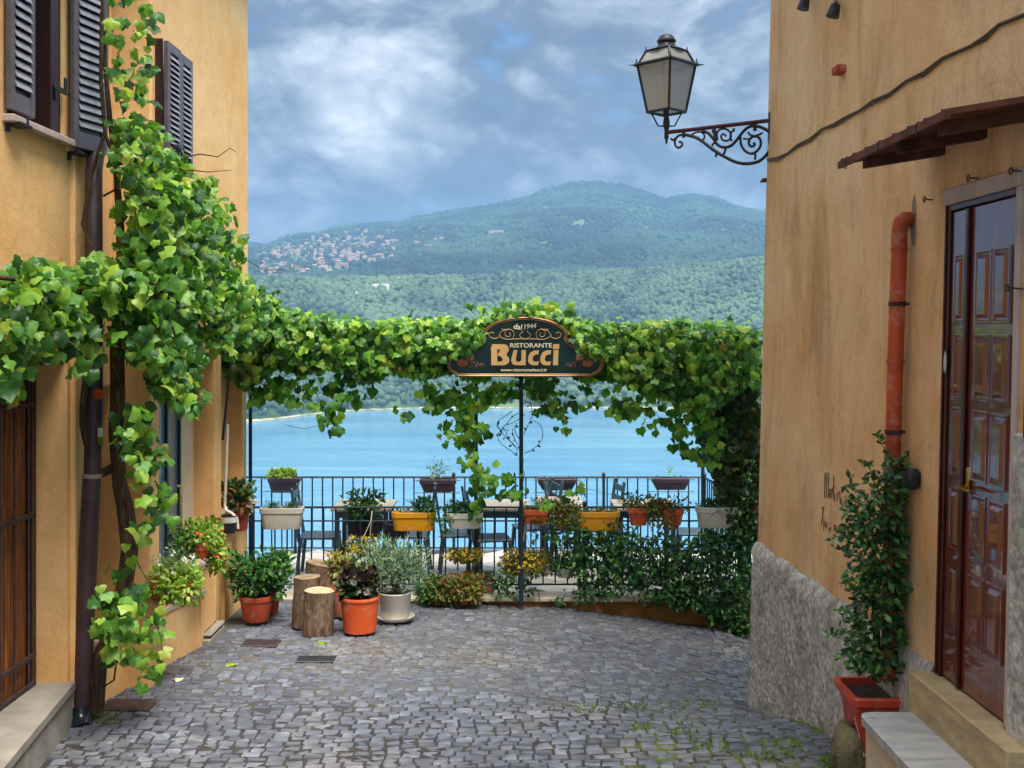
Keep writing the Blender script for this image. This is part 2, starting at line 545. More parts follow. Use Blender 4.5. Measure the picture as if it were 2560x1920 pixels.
c = m.ramp(m.noise(14, 5), [(.3, lin('#5d4b3b')), (.7, lin('#8d7a63'))])
m.set(c, .9, 0, .1)
M['log_end_dark'] = m.mat

def leafmat(name, stops, rough=.42, trans=.35, spec=.4):
    m = NT(name)
    isl = m.island()
    c = m.ramp(isl, stops)
    n = m.noise(40, 3)
    c = m.mix(m.ramp(n, [(.3, 0.0), (.8, .35)]), c, tuple(x * .55 for x in stops[0][1]))
    m.set(c, rough, 0, spec)
    tr = m.n('ShaderNodeBsdfTranslucent')
    cc = m.mix(1.0, c, (1.25, 1.35, .55), 'MULTIPLY')
    m.l(cc, tr.inputs[0])
    mx = m.n('ShaderNodeMixShader')
    mx.inputs[0].default_value = trans
    m.l(m.bs.outputs[0], mx.inputs[1]); m.l(tr.outputs[0], mx.inputs[2])
    m.l(mx.outputs[0], m.out.inputs[0])
    m.bump(m.noise(30, 3), .25, .004)
    return m.mat
M['vine_leaf'] = leafmat('vine_leaf', [(0, lin('#2b5227')), (.26, lin('#437631')), (.55, lin('#659b3a')), (.82, lin('#90b944')), (.985, lin('#b2c84f')), (1, lin('#9a7a32'))], .42, .45)
M['jasmine_leaf'] = leafmat('jasmine_leaf', [(0, lin('#234626')), (.5, lin('#386834')), (.9, lin('#558641')), (1, lin('#769f4e'))], .3, .22)
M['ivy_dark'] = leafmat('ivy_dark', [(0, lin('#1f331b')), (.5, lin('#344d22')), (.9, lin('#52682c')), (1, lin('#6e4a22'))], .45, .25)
M['potted_leaf'] = leafmat('potted_leaf', [(0, lin('#1f4523')), (.5, lin('#38692c')), (.9, lin('#578a3a')), (1, lin('#7ea04a'))], .4, .3)
M['lime_leaf'] = leafmat('lime_leaf', [(0, lin('#5f8a2c')), (.5, lin('#8fb23a')), (1, lin('#c4cf62'))], .45, .35)
M['sage_leaf'] = leafmat('sage_leaf', [(0, lin('#4a6850')), (.5, lin('#6f8d6c')), (1, lin('#a3b792'))], .55, .25)
M['dark_leaf'] = leafmat('dark_leaf', [(0, lin('#2a1f20')), (.4, lin('#43282a')), (.7, lin('#3e4f30')), (1, lin('#6d7f4c'))], .4, .2)
M['rust_leaf'] = leafmat('rust_leaf', [(0, lin('#5c6a2a')), (.45, lin('#7d8436')), (.8, lin('#a08a3a')), (1, lin('#a5683a'))], .5, .3)
M['redgreen_leaf'] = leafmat('redgreen_leaf', [(0, lin('#3c5a28')), (.5, lin('#5f7a33')), (.8, lin('#8d6a3a')), (1, lin('#a85240'))], .5, .3)
M['croton_leaf'] = leafmat('croton_leaf', [(0, lin('#244a29')), (.55, lin('#3e6a33')), (.8, lin('#9a5a3f')), (1, lin('#c08a62'))], .4, .3)
M['moss'] = leafmat('moss', [(0, lin('#4a6a22')), (.6, lin('#6f8f2c')), (1, lin('#9aac3c'))], .8, .3)
M['yellow_flower'] = leafmat('yellow_flower', [(0, lin('#e0b41c')), (.6, lin('#f2d236')), (1, lin('#f8e878'))], .5, .3)
M['white_flower'] = leafmat('white_flower', [(0, lin('#d9dcd2')), (1, lin('#f2f2ea'))], .6, .3)
M['orange_flower'] = leafmat('orange_flower', [(0, lin('#cf4a26')), (1, lin('#ea7a4c'))], .5, .3)
M['pink_flower'] = leafmat('pink_flower', [(0, lin('#c86a98')), (1, lin('#e6a5c2'))], .5, .3)
M['stem'] = simple('stem', lin('#5b4a2a'), .8, var=.3, vs=20, bump=0)
M['dry_stem'] = simple('dry_stem', lin('#241d1a'), .85, var=.3, vs=20, bump=0)

def pane(name, tint, gloss_rough, op):
    m = NT(name)
    m.set(tint, gloss_rough, 0, .5)
    m.bs.inputs['Alpha'].default_value = op
    m.bs.inputs['IOR'].default_value = 1.7
    return m.mat
M['window_glass'] = pane('window_glass', lin('#9fb6c0'), .03, .35)
M['lamp_glass'] = pane('lamp_glass', lin('#a59f92'), .35, .78)
# ------------------------------------------------------------------ numpy noise
def _hash(i, j, s):
    n = (i.astype(np.int64) * 374761393 + j.astype(np.int64) * 668265263 + s * 974711) & 0x7fffffff
    n = ((n ^ (n >> 13)) * 1274126177) & 0x7fffffff
    return ((n ^ (n >> 16)) & 0xffff) / 65535.0
def vnoise(x, y, s=0):
    x = np.asarray(x, float); y = np.asarray(y, float)
    i = np.floor(x); j = np.floor(y); fx = x - i; fy = y - j
    fx = fx * fx * (3 - 2 * fx); fy = fy * fy * (3 - 2 * fy)
    a = _hash(i, j, s); b = _hash(i + 1, j, s); c = _hash(i, j + 1, s); d = _hash(i + 1, j + 1, s)
    return (a + (b - a) * fx) * (1 - fy) + (c + (d - c) * fx) * fy
def fbm(x, y, s=0, o=5):
    t = 0; a = .5
    for k in range(o):
        t = t + a * (vnoise(x, y, s + k * 17) - .5) * 2
        x = x * 2.03; y = y * 2.03; a *= .5
    return t

# ------------------------------------------------------------------ street surface
GX = np.array([-3.4, -2.9, -1.0, 0.4, 2.0, 2.6])
GY = np.array([-6.0, 0.0, 4.0, 6.8, 8.8, 10.9, 12.0])
GB = np.array([[0.9, 0.9, 0.9, 0.9, 0.9, 0.9],
               [1.7, 1.7, 1.68, 1.66, 1.6, 1.6],
               [2.42, 2.42, 2.40, 2.34, 2.20, 2.15],
               [2.61, 2.61, 2.59, 2.55, 2.50, 2.50],
               [2.60, 2.60, 2.62, 2.70, 3.00, 3.04],
               [2.64, 2.64, 2.68, 2.73, 2.92, 3.09],
               [2.66, 2.66, 2.70, 2.75, 2.98, 3.15]])
def gz(x, y):
    i = int(np.clip(np.searchsorted(GX, x) - 1, 0, len(GX) - 2)); j = int(np.clip(np.searchsorted(GY, y) - 1, 0, len(GY) - 2))
    def sm(t):
        t = min(max(t, 0), 1)
        return .5 * t + .5 * t * t * (3 - 2 * t)
    fx = sm((x - GX[i]) / (GX[i + 1] - GX[i])); fy = sm((y - GY[j]) / (GY[j + 1] - GY[j]))
    b = (GB[j, i] * (1 - fx) + GB[j, i + 1] * fx) * (1 - fy) + (GB[j + 1, i] * (1 - fx) + GB[j + 1, i + 1] * fx) * fy
    return CZ - b
mb = MB()
nx, ny = 48, 110
xs = np.linspace(-3.6, 3.2, nx); ys = np.linspace(-6, 10.98, ny)
mb.add([(x, y, gz(x, y) - .005) for y in ys for x in xs], [(j * nx + i, j * nx + i + 1, (j + 1) * nx + i + 1, (j + 1) * nx + i) for j in range(ny - 1) for i in range(nx - 1)])
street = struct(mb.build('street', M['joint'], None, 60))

# setts: eight shared shapes, laid in wavering courses
def sett_shape(seed):
    r = random.Random(seed)
    n = 8
    base = [(-.5, -.42), (-.42, -.5), (.42, -.5), (.5, -.42), (.5, .42), (.42, .5), (-.42, .5), (-.5, .42)]
    base = [(x * (1 + r.uniform(-.13, .06)), y * (1 + r.uniform(-.13, .06))) for x, y in base]
    v = [(x, y, -.22) for x, y in base] + [(x * .985, y * .985, -.09 + r.uniform(-.02, .02)) for x, y in base] + [(x * .90, y * .90, .005 + r.uniform(-.05, .05)) for x, y in base] + [(r.uniform(-.1, .1), r.uniform(-.1, .1), .02 + r.uniform(-.03, .03))]
    f = []
    for k in range(n):
        k2 = (k + 1) % n
        f += [(k, k2, n + k2, n + k), (n + k, n + k2, 2 * n + k2, 2 * n + k), (2 * n + k, 2 * n + k2, 3 * n)]
    return v, f
SETTS = [sett_shape(i) for i in range(8)]
SETT_ME = []
for v, f in SETTS:
    me = bpy.data.meshes.new('sett'); me.from_pydata(v, [], f); me.materials.append(M['cobble'])
    me.polygons.foreach_set('use_smooth', [True] * len(f)); me.set_sharp_from_angle(angle=R(50)); me.update(); SETT_ME.append(me)
setts = []
def blocked(x, y):
    if y > 10.84: return True
    if y > 9.35 and x < -2.52: return True
    if x < -2.95 + max(0, (y - 7.3)) * .2 and y > 7.2: return True
    if y <= 7.25 and x < -2.92 + (7.25 - y) * .12: return True
    if y < 8.85 and x > 2.10 - .018 * y - .06: return True
    if y < 5.35 and x > 1.55: return True
    if x > 2.42: return True
    return False
y = 4.6
row = 0
while y < 10.86:
    x = -3.1 + random.uniform(0, .1)
    dpt = random.uniform(.070, .096)
    while x < 2.6:
        wd = random.uniform(.082, .132)
        cx = x + wd / 2
        yy = y + .05 * math.sin(cx * 1.3 + 1.0) + .035 * math.sin(cx * 3.1 + row * .15) + random.uniform(-.012, .012)
        if not blocked(cx, yy):
            z = gz(cx, yy)
            dzx = (gz(cx + .05, yy) - gz(cx - .05, yy)) / .1; dzy = (gz(cx, yy + .05) - gz(cx, yy - .05)) / .1
            far = 1 / max(yy, .1)
            ok = abs(cx / yy) < .475 and (CZ - z) / yy * F + VC < 1935
            sw = random.choice([0, 2])
            setts.append((cx, yy, z, wd * .955, dpt * random.uniform(.93, 1.0), dzx + random.uniform(-.05, .05), dzy + random.uniform(-.06, .06), random.uniform(-.06, .06) + sw * math.pi / 2, random.randrange(8), ok, far))
        x += wd
    y += dpt
    row += 1
def sett_matrix(t):
    cx, yy, z, wd, dp, sx, sy, rot, k, ok, far = t
    n = Vector((-sx, -sy, 1)).normalized()
    ex = Vector((1, 0, sx)).normalized(); ey = n.cross(ex)
    m3 = Matrix((ex, ey, n)).transposed().to_4x4()
    return Matrix.Translation((cx, yy, z + random.uniform(-.005, .005))) @ m3 @ Matrix.Rotation(rot, 4, 'Z') @ Matrix.Diagonal((wd, dp, .12, 1))
setts.sort(key=lambda t: (-(1 if t[9] else 0), t[1]))
rest = MB()
for i, t in enumerate(setts):
    mt = sett_matrix(t)
    if i < 300:
        o = bpy.data.objects.new('sett', SETT_ME[t[8]]); COL.objects.link(o); o.parent = street; o.matrix_local = mt
    else:
        v, f = SETTS[t[8]]
        rest.add([mt @ Vector(p) for p in v], f)
stuff(rest.build('sett_paving', M['cobble'], street, 50))

# ------------------------------------------------------------------ lake, hills
LAKE_Z = CZ - 130.0
m = NT('water')
m.set(lin('#1f6fa8'), .12, 0, .5)
pos = m.geo().outputs['Position']
wv = m.math('ADD', m.noise(.05, 5, .6, sc3=(1, .35, 1)), m.math('MULTIPLY', m.noise(.6, 4, .6, sc3=(1, .5, 1)), .25))
m.bump(wv, .35, 1.5)
patch = m.ramp(m.noise(.006, 5, .6, sc3=(.35, 1.8, 1), dist=.8), [(.36, lin('#4c82a8')), (.52, lin('#5c90b3')), (.70, lin('#709fbd'))])
m.set(patch)
M['water'] = m.mat
mb = MB(); n = 96
mb.add([(0, 0, LAKE_Z)] + [(6200 * math.cos(2 * math.pi * k / n), 6200 * math.sin(2 * math.pi * k / n), LAKE_Z) for k in range(n)], [(0, k + 1, (k + 1) % n + 1) for k in range(n)])
struct(mb.build('lake', M['water']))

SKY_U = [-4000, -1500, 0, 400, 560, 624, 667, 722, 807, 826, 905, 966, 997, 1039, 1149, 1259, 1326, 1363, 1424, 1497, 1570, 1662, 1729, 1790, 1851, 1912, 2200, 2560, 4000, 7000]
SKY_V = [680, 650, 628, 632, 622, 612, 617, 594, 583, 574, 565, 560, 563, 546, 528, 510, 495, 476, 462, 458, 468, 500, 490, 498, 522, 535, 570, 600, 650, 690]
SH_U = [-4000, 0, 616, 695, 758, 885, 1056, 1519, 2200, 4000]
SH_V = [1150, 1080, 1054, 1048, 1039, 1027, 1021, 1020, 1028, 1070]
D_RIM, D_FOOT, D_RIDGE = 430.0, 2750.0, 4800.0
def terrain_z(u, D):
    u = np.asarray(u, float); D = np.asarray(D, float)
    S = np.interp(u, SKY_U, SKY_V) + 2.0 * fbm(u / 22, u * 0, 5, 3)
    D0 = 130 * F / (np.interp(u, SH_U, SH_V) - VC)
    X = (u - UC) * D / F
    Dr = D0 + D_RIM
    RV = np.interp(u, [0, 560, 637, 844, 1027, 1375, 1600, 1760, 1912, 2400], [715, 716, 711, 700, 701, 694, 684, 668, 650, 640])
    zr = CZ + (VC - RV) / F * Dr + 16 * fbm(X / 230, D / 400, 3, 4)
    zf = CZ + (VC - RV + 6) / F * D_FOOT
    q = np.clip((D - D_FOOT) / (D_RIDGE - D_FOOT), 0, 1)
    vq = RV - 6 + (S - RV + 6) * q ** 1.05
    zm = CZ + (VC - vq) / F * D
    ridgey = 1 - np.abs(fbm(X / 520 + .25 * fbm(X / 300, D / 300, 9, 2), D / 900, 21, 4)) * 2
    zm = zm + (ridgey * 80 - 34) * np.sin(np.pi * q) + 22 * fbm(X / 170, D / 170, 31, 4) * np.sin(np.pi * np.clip(q, 0, 1))
    t = np.clip((D - D0) / D_RIM, 0, 1)
    zs = LAKE_Z - 1 + (zr - LAKE_Z) * (t ** .8) + 12 * fbm(X / 120, D / 120, 41, 4) * np.sin(np.pi * t) + 14 * fbm(X / 300 + D / 500, D / 900, 47, 3) * np.sin(np.pi * t)
    b = np.clip((D - Dr) / (D_FOOT - Dr), 0, 1)
    zb = zr + (zf - zr) * b - 22 * np.sin(np.pi * b)
    z = np.where(D < D0, LAKE_Z - 1 - (D0 - D) * .2, np.where(D < Dr, zs, np.where(D < D_FOOT, zb, zm)))
    return np.where(D > D_RIDGE, zm - (D - D_RIDGE) * .12, z)
us = np.concatenate([np.linspace(-1500, 450, 60)[:-1], np.linspace(450, 2050, 330), np.linspace(2050, 4000, 60)[1:]])
Ds = np.concatenate([np.linspace(1100, 2400, 130)[:-1], np.linspace(2400, 4900, 150)[:-1], np.linspace(4900, 5600, 8)])
U, DD = np.meshgrid(us, Ds)
Z = terrain_z(U, DD)
XX = (U - UC) * DD / F
def grid_mesh(name, X, Y, Zz, mat):
    h, wd = X.shape
    co = np.stack([X, Y, Zz], -1).reshape(-1, 3).astype(np.float32)
    idx = np.arange(h * wd).reshape(h, wd)
    q = np.stack([idx[:-1, :-1], idx[:-1, 1:], idx[1:, 1:], idx[1:, :-1]], -1).reshape(-1, 4)
    return np_mesh(name, co, q, mat, True)
def np_mesh(name, co, faces, mat, smooth=False):
    me = bpy.data.meshes.new(name)
    k = faces.shape[1]
    me.vertices.add(len(co)); me.vertices.foreach_set('co', np.ascontiguousarray(co, np.float32).ravel())
    me.loops.add(faces.size); me.loops.foreach_set('vertex_index', np.ascontiguousarray(faces, np.int32).ravel())
    me.polygons.add(len(faces)); me.polygons.foreach_set('loop_start', np.arange(0, faces.size, k, dtype=np.int32))
    me.polygons.foreach_set('loop_total', np.full(len(faces), k, np.int32))
    if smooth:
        me.polygons.foreach_set('use_smooth', np.ones(len(faces), bool))
    me.materials.append(mat); me.update(calc_edges=True); me.validate()
    return me
m = NT('hill_ground')
c = m.ramp(m.noise(.012, 6, .65), [(.3, lin('#22381f')), (.55, lin('#3c5530')), (.75, lin('#6a7b4a'))])
c = m.mix(m.ramp(m.noise(.004, 4, .6, off=(50, 20, 9)), [(.55, 0.0), (.75, .8)]), c, lin('#7d8c58'))
m.set(c, .95, 0, .05); m.bump(m.noise(.06, 5, .7), .9, 9)
M['hill_ground'] = m.mat
hills = struct(link('hills', grid_mesh('hills', XX, DD, Z, M['hill_ground'])))
# shore bank: a pale strip of beach and road along the water
mb = MB()
su = np.linspace(300, 2200, 240)
d0 = 130 * F / (np.interp(su, SH_U, SH_V) - VC)
a = [((u - UC) * d / F, d, LAKE_Z + .4) for u, d in zip(su, d0 - 7 + 5 * fbm(su / 14, su * 0, 61, 3))]
b = [((u - UC) * d / F, d, LAKE_Z + 3.0) for u, d in zip(su, d0 + 5)]
mb.add(a + b, [(k, k + 1, 240 + k + 1, 240 + k) for k in range(239)])
m = NT('beach'); m.set(m.ramp(m.noise(.05, 5, .7), [(.4, lin('#5e6b4a')), (.6, lin('#b8ad90'))]), .95); M['beach'] = m.mat
struct(mb.build('shore', M['beach']))
# steep bank under the terrace, down to the water
mb = MB(); cols = 70; rws = 30
for j in range(rws):
    d = 13.6 + (j / (rws - 1)) ** 1.6 * 230
    for i in range(cols):
        s = -2.2 + 4.4 * i / (cols - 1)
        mb.v.append((s * d * .9 + s * 4, d, .10 - (d - 13.6) * .60 - .6 + .3 * math.sin(i * 1.7 + j)))
for j in range(rws - 1):
    for i in range(cols - 1):
        mb.f.append((j * cols + i, j * cols + i + 1, (j + 1) * cols + i + 1, (j + 1) * cols + i)); mb.m.append(0)
struct(mb.build('hillside', M['hill_ground'], None, 60))

# forest: separate tree crowns standing on the hills, read as one mass
ico_v = np.array([(0, 0, 1)] + [(.894 * math.cos(2 * math.pi * k / 5), .894 * math.sin(2 * math.pi * k / 5), .447) for k in range(5)] + [(.894 * math.cos(2 * math.pi * (k + .5) / 5), .894 * math.sin(2 * math.pi * (k + .5) / 5), -.447) for k in range(5)] + [(0, 0, -1)])
ico_f = [(0, 1 + k, 1 + (k + 1) % 5) for k in range(5)] + [(1 + k, 6 + k, 1 + (k + 1) % 5) for k in range(5)] + [(1 + (k + 1) % 5, 6 + k, 6 + (k + 1) % 5) for k in range(5)] + [(6 + k, 11, 6 + (k + 1) % 5) for k in range(5)]
ico_f = np.array(ico_f)
def crowns(name, n, dlo, dhi, rlo, rhi, mat, ulo=300, uhi=2480, fn=None):
    d = np.sqrt(rng.uniform(dlo ** 2, dhi ** 2, n)); u = rng.uniform(ulo, uhi, n)
    keep = d > 130 * F / (np.interp(u, SH_U, SH_V) - VC) + 6
    if fn is not None:
        keep &= fn(u, d)
    u = u[keep]; d = d[keep]; n = len(u)
    x = (u - UC) * d / F; z = terrain_z(u, d)
    r = rng.uniform(rlo, rhi, n)
    jit = rng.uniform(.72, 1.22, (n, 12, 1))
    co = ico_v[None] * jit * (r[:, None, None] * np.array([1, 1, 1.05])[None, None]) + np.stack([x, d, z + r * .55], -1)[:, None]
    fs = ico_f[None] + (np.arange(n) * 12)[:, None, None]
    o = link(name, np_mesh(name, co.reshape(-1, 3), fs.reshape(-1, 3), mat, True))
    return tag(o, kind='stuff')
m = NT('forest')
isl = m.geo().outputs['Random Per Island']
c = m.ramp(isl, [(0, lin('#1c2e26')), (.4, lin('#293d30')), (.75, lin('#384e3c')), (1, lin('#4f624b'))])
c = m.mix(m.ramp(m.noise(.006, 4, .6), [(.38, 0.0), (.62, .85)]), c, lin('#566d50'))
m.set(c, .9, 0, .1)
M['forest'] = m.mat
m = NT('forest_shadowed')  # cloud shadow over the far mountain is put into this darker crown colour
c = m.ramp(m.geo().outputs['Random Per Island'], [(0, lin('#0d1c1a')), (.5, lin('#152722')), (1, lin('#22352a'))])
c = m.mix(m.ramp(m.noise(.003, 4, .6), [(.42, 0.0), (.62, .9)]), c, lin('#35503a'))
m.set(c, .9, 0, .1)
M['forest_shadowed'] = m.mat
tag(crowns('forest', 44000, 1550, 2420, 2.6, 8.0, M['forest']), 'pale green wood covering the slope above the lake shore', 'forest')
tag(crowns('mountain_forest', 40000, 2420, 4950, 5.0, 11.0, M['forest_shadowed'], fn=lambda u, d: ~((u > 640) & (u < 930) & (d > 3000) & (d < 4400) & (rng.uniform(0, 1, len(u)) < .6))), 'blue green forest cloaking the far mountain coloured dark for cloud shadow', 'forest')

# ------------------------------------------------------------------ far houses
m = NT('house_wall')
c = m.ramp(m.objrand(), [(0, lin('#8f8274')), (.35, lin('#a89a8a')), (.7, lin('#bdb3a5')), (1, lin('#a5836a'))])
m.set(c, .9); M['house_wall'] = m.mat
M['house_roof'] = simple('house_roof', lin('#a88470'), .9, var=.3, vs=.05, bump=0)
M['house_white'] = simple('house_white', lin('#eae6dc'), .9, var=.05, vs=.05, bump=0)
M['house_window'] = simple('house_window', lin('#3a3f48'), .4, var=.1, bump=0)
def house_mesh(w_, d_, h_, kind, wall):
    b = MB()
    x, y2 = w_ / 2, d_ / 2
    b.box((-x, -y2, -6), (x, y2, h_), 0)
    if kind == 'gable':
        o = .6
        b.add([(-x - o, -y2 - o, h_ + .02), (x + o, -y2 - o, h_ + .02), (x + o, y2 + o, h_ + .02), (-x - o, y2 + o, h_ + .02), (-x - o, 0, h_ + d_ * .24), (x + o, 0, h_ + d_ * .24)], [(0, 1, 5, 4), (2, 3, 4, 5), (1, 2, 5), (3, 0, 4), (3, 2, 1, 0)], 1)
    elif kind == 'hip':
        o = .6
        b.add([(-x - o, -y2 - o, h_ + .02), (x + o, -y2 - o, h_ + .02), (x + o, y2 + o, h_ + .02), (-x - o, y2 + o, h_ + .02), (-x * .35, 0, h_ + d_ * .22), (x * .35, 0, h_ + d_ * .22)], [(0, 1, 5, 4), (2, 3, 4, 5), (1, 2, 5), (3, 0, 4), (3, 2, 1, 0)], 1)
    else:
        b.box((-x + .3, -y2 + .3, h_), (x - .3, y2 - .3, h_ + .9), 1)
    nw = max(2, int(w_ / 3.2)); nf = max(1, int(h_ / 3.2))
    for a_ in range(nw):
        for f_ in range(nf):
            wx = -x + w_ * (a_ + .5) / nw; wz = .9 + f_ * h_ / nf
            b.box((wx - .55, -y2 - .05, wz), (wx + .55, -y2 + .05, wz + 1.5), 2)
    me = bpy.data.meshes.new('house'); me.from_pydata([tuple(v) for v in b.v], [], b.f)
    for mt in (M[wall], M['house_roof'], M['house_window']): me.materials.append(mt)
    me.polygons.foreach_set('material_index', b.m); me.update()
    return me
HM = [house_mesh(10, 9, 8, 'gable', 'house_wall'), house_mesh(13, 10, 10, 'hip', 'house_wall'), house_mesh(9, 9, 11, 'gable', 'house_wall'), house_mesh(17, 10, 12, 'flat', 'house_wall'), house_mesh(12, 8, 7, 'gable', 'house_wall'),
      house_mesh(14, 9, 6, 'hip', 'house_white'), house_mesh(34, 12, 9, 'flat', 'house_white'), house_mesh(44, 14, 14, 'flat', 'house_wall')]
_dsc = np.concatenate([np.linspace(1560, 2700, 140), np.linspace(2700, 4800, 240)])
def on_hill(u, v):
    zz = terrain_z(np.full_like(_dsc, u), _dsc)
    vv = VC - (zz - CZ) / _dsc * F
    vis = np.minimum.accumulate(np.concatenate([[9999], vv[:-1]]))
    i = np.where((vv <= v) & (vv < vis))[0]
    if not len(i):
        return None
    d = _dsc[i[0]]
    return Vector(((u - UC) * d / F, d, float(terrain_z(np.array([u]), np.array([d]))[0])))
def house(u, v, k, sc, label, group, rz=None, cat='house'):
    p = on_hill(u, v)
    if p is None:
        return
    o = bpy.data.objects.new('house', HM[k]); COL.objects.link(o)
    o.location = (p.x, p.y, p.z - .3); o.scale = (sc, sc, sc)
    o.rotation_euler = (0, 0, random.uniform(-.5, .5) if rz is None else rz)
    tag(o, label, cat, group)
town = []
tries = 0
while len(town) < 210 and tries < 12000:
    tries += 1
    cu, cv = 655 + 330 * random.random() ** 1.5, random.uniform(574, 700)
    top = np.interp(cu, [655, 720, 780, 820, 860, 985], [636, 617, 597, 588, 582, 577])
    bot = np.interp(cu, [655, 700, 760, 820, 880, 985], [700, 700, 696, 686, 672, 645])
    if not (top < cv < bot):
        continue
    if min([abs(cu - a_) * .8 + abs(cv - b_) for a_, b_ in town] or [99]) < 4.2:
        continue
    if vnoise(np.array(cu / 26), np.array(cv / 16), 77) < .22:
        continue
    town.append((cu, cv))
for cu, cv in town:
    house(cu, cv, random.choice([0, 1, 2, 2, 3, 4, 1]), random.uniform(.8, 1.3), 'pale house packed among others in the hillside town at the far left', 'houses of the hillside town')
for (cu, cv, k, sc), lab in zip([(933, 617, 2, 1.4), (959, 624, 2, 1.5), (987, 611, 3, 1.3), (999, 625, 0, 1.1), (984, 631, 1, 1.1), (978, 651, 1, 1.2), (1041, 616, 0, 1.4), (1071, 624, 3, 1.3), (1089, 608, 2, 1.1), (1104, 603, 0, 1.4), (1048, 573, 4, 1.0), (1082, 578, 0, .9), (1017, 588, 4, .7), (991, 583, 0, .9), (1206, 564, 4, 1.0), (1188, 614, 4, 1.0), (1375, 592, 5, .8), (1816, 637, 5, .7), (1878, 642, 5, .9), (1290, 702, 4, .7), (1345, 703, 0, .7), (1374, 695, 4, .6), (860, 722, 4, .7), (1000, 704, 4, .8), (1562, 708, 5, .9)], ['leftmost of the lone houses right of the hillside town', 'second lone house from the town on the wooded slope', 'wide flat roofed house above the small group right of the town', 'small house beside the wide flat roofed one', 'house under the wide flat roofed one', 'house directly above the broad pale block', 'lone house midway between the town and the grey long building', 'wide pale house left of the reddish pair on the slope', 'tall narrow house of the reddish pair on the slope', 'right house of the reddish pair on the slope', 'topmost lone house left under the ridge', 'topmost lone house right under the ridge', 'tiny house high above the scattered group', 'small house high between the town and the ridge', 'small house just above the long grey building', 'small house below the long grey building', 'white dot of a house in the middle of the dark forest', 'white house at mid height near the right wall', 'rightmost white house beside the right wall', 'small house above the sign on the rim', 'second small house above the sign on the rim', 'third small house right of the sign on the rim', 'little house beside the bare slope above the vine', 'small house on the rim right of the long white building', 'white villa alone below the row at the mountain foot']):
    house(cu, cv, k, sc, lab, 'scattered houses on the mountain')
for cu, cv, k, sc, lab in [(978, 650, 7, .55, 'broad pale block below the scattered houses right of the town'), (1040, 642, 6, .8, 'long white low building right of the hillside town'), (1241, 588, 7, 1.05, 'largest long grey building alone at mid mountain'),
                           (1710, 577, 5, 1.3, 'upper of two white villas high on the right mountainside'), (1750, 585, 5, 1.5, 'lower of two white villas high on the right mountainside'),
                           (1418, 674, 5, 1.2, 'leftmost white villa of the row at the mountain foot'), (1460, 672, 6, .6, 'largest white villa of the row at the mountain foot'), (1496, 667, 5, 1.0, 'third white villa of the row at the mountain foot'), (1540, 668, 5, .9, 'fourth white villa of the row at the mountain foot'), (1571, 671, 6, .55, 'rightmost white villa of the row at the mountain foot'),
                           (1137, 711, 6, .55, 'low house with reddish roof on the crater rim'), (952, 725, 6, 1.0, 'longest bright white building on the wooded rim'), (899, 739, 6, .5, 'bright white building on the bare slope above the vine'), (816, 722, 3, .8, 'pale building at the left of the wooded rim')]:
    house(cu, cv, k, sc, lab, None, random.uniform(-.15, .15), 'building')
for cu, hgt, lab in [(1149, 30, 'tall radio mast standing on the mountain ridge'), (1041, 20, 'short radio mast on the ridge above the town')]:
    d = 4780; p = P(cu, np.interp(cu, SKY_U, SKY_V), d)
    b = MB(); b.tube([p - Vector((0, 0, 25)), p + Vector((0, 0, hgt))], [1.3, .5], 5); b.tube([p + Vector((-3, 0, hgt * .75)), p + Vector((3, 0, hgt * .75))], .6, 4)
    tag(b.build('radio_mast', M['iron']), lab, 'mast')
# ------------------------------------------------------------------ left building
K = 1.048
XL1, XL2, YRET, YEND = -2.93, -2.50 * K, 7.62 * K, 10.42 * K
def KB(lo, hi):
    f = lambda p: (p[0] * K, p[1] * K, CZ - (CZ - p[2]) * K)
    return f(lo), f(hi)
lb = thing('orange_building', (-3.5, 8, .4), 'orange stucco building with louvred shutters and vine on the left', 'building')
ZT = 6.75
def blk(name, boxes, mat, parent, b=.0, smooth=None):
    q = MB()
    for lo, hi in boxes:
        (q.bbox(lo, hi, b) if b else q.box(lo, hi))
    return q.build(name, mat, parent, smooth)
# near wall with window and gate openings (street face x = XL1)
WY0, WY1, WZ0, WZ1 = 6.38, 7.16, 4.25, 5.9
GY0, GY1, GZ0, GZ1 = 5.3, 7.25, .64, 2.85
blk('wall', [((-3.5, 2.0, GZ1), (XL1, WY0, ZT)), ((-3.5, WY1, GZ1), (XL1, 7.30, ZT)), ((-3.5, WY0, GZ1), (XL1, WY1, WZ0)), ((-3.5, WY0, WZ1), (XL1, WY1, ZT)),
             ((-3.5, 2.0, -.2), (XL1, GY0, GZ1)), ((-3.5, GY1, -.2), (XL1, 7.30, GZ1)), ((-3.5, GY0, -.2), (XL1, GY1, GZ0 - .03))], M['stucco_left'], lb)
blk('pilaster', [((-3.5, 7.30, -.2), (-2.90, 7.62, ZT)), ((-3.5, 7.62, 2.6), (-2.90, YRET, ZT)), ((-3.5, 7.62, -.2), (-3.2, YRET, 2.6))], M['stucco_left'], lb, .008)
blk('wall', [((-6.5, YRET, 2.80), (XL2, YEND, ZT))], M['stucco_left'], lb, .012)
blk('wall', [((-6.5, 2.0, -.2), (-3.85, YEND - .05, ZT - .01))], M['dark_room'], lb)
blk('cornice', [((-3.5, 2.0, ZT), (-2.35, YEND + .3, ZT + .18))], M['stucco_left'], lb)
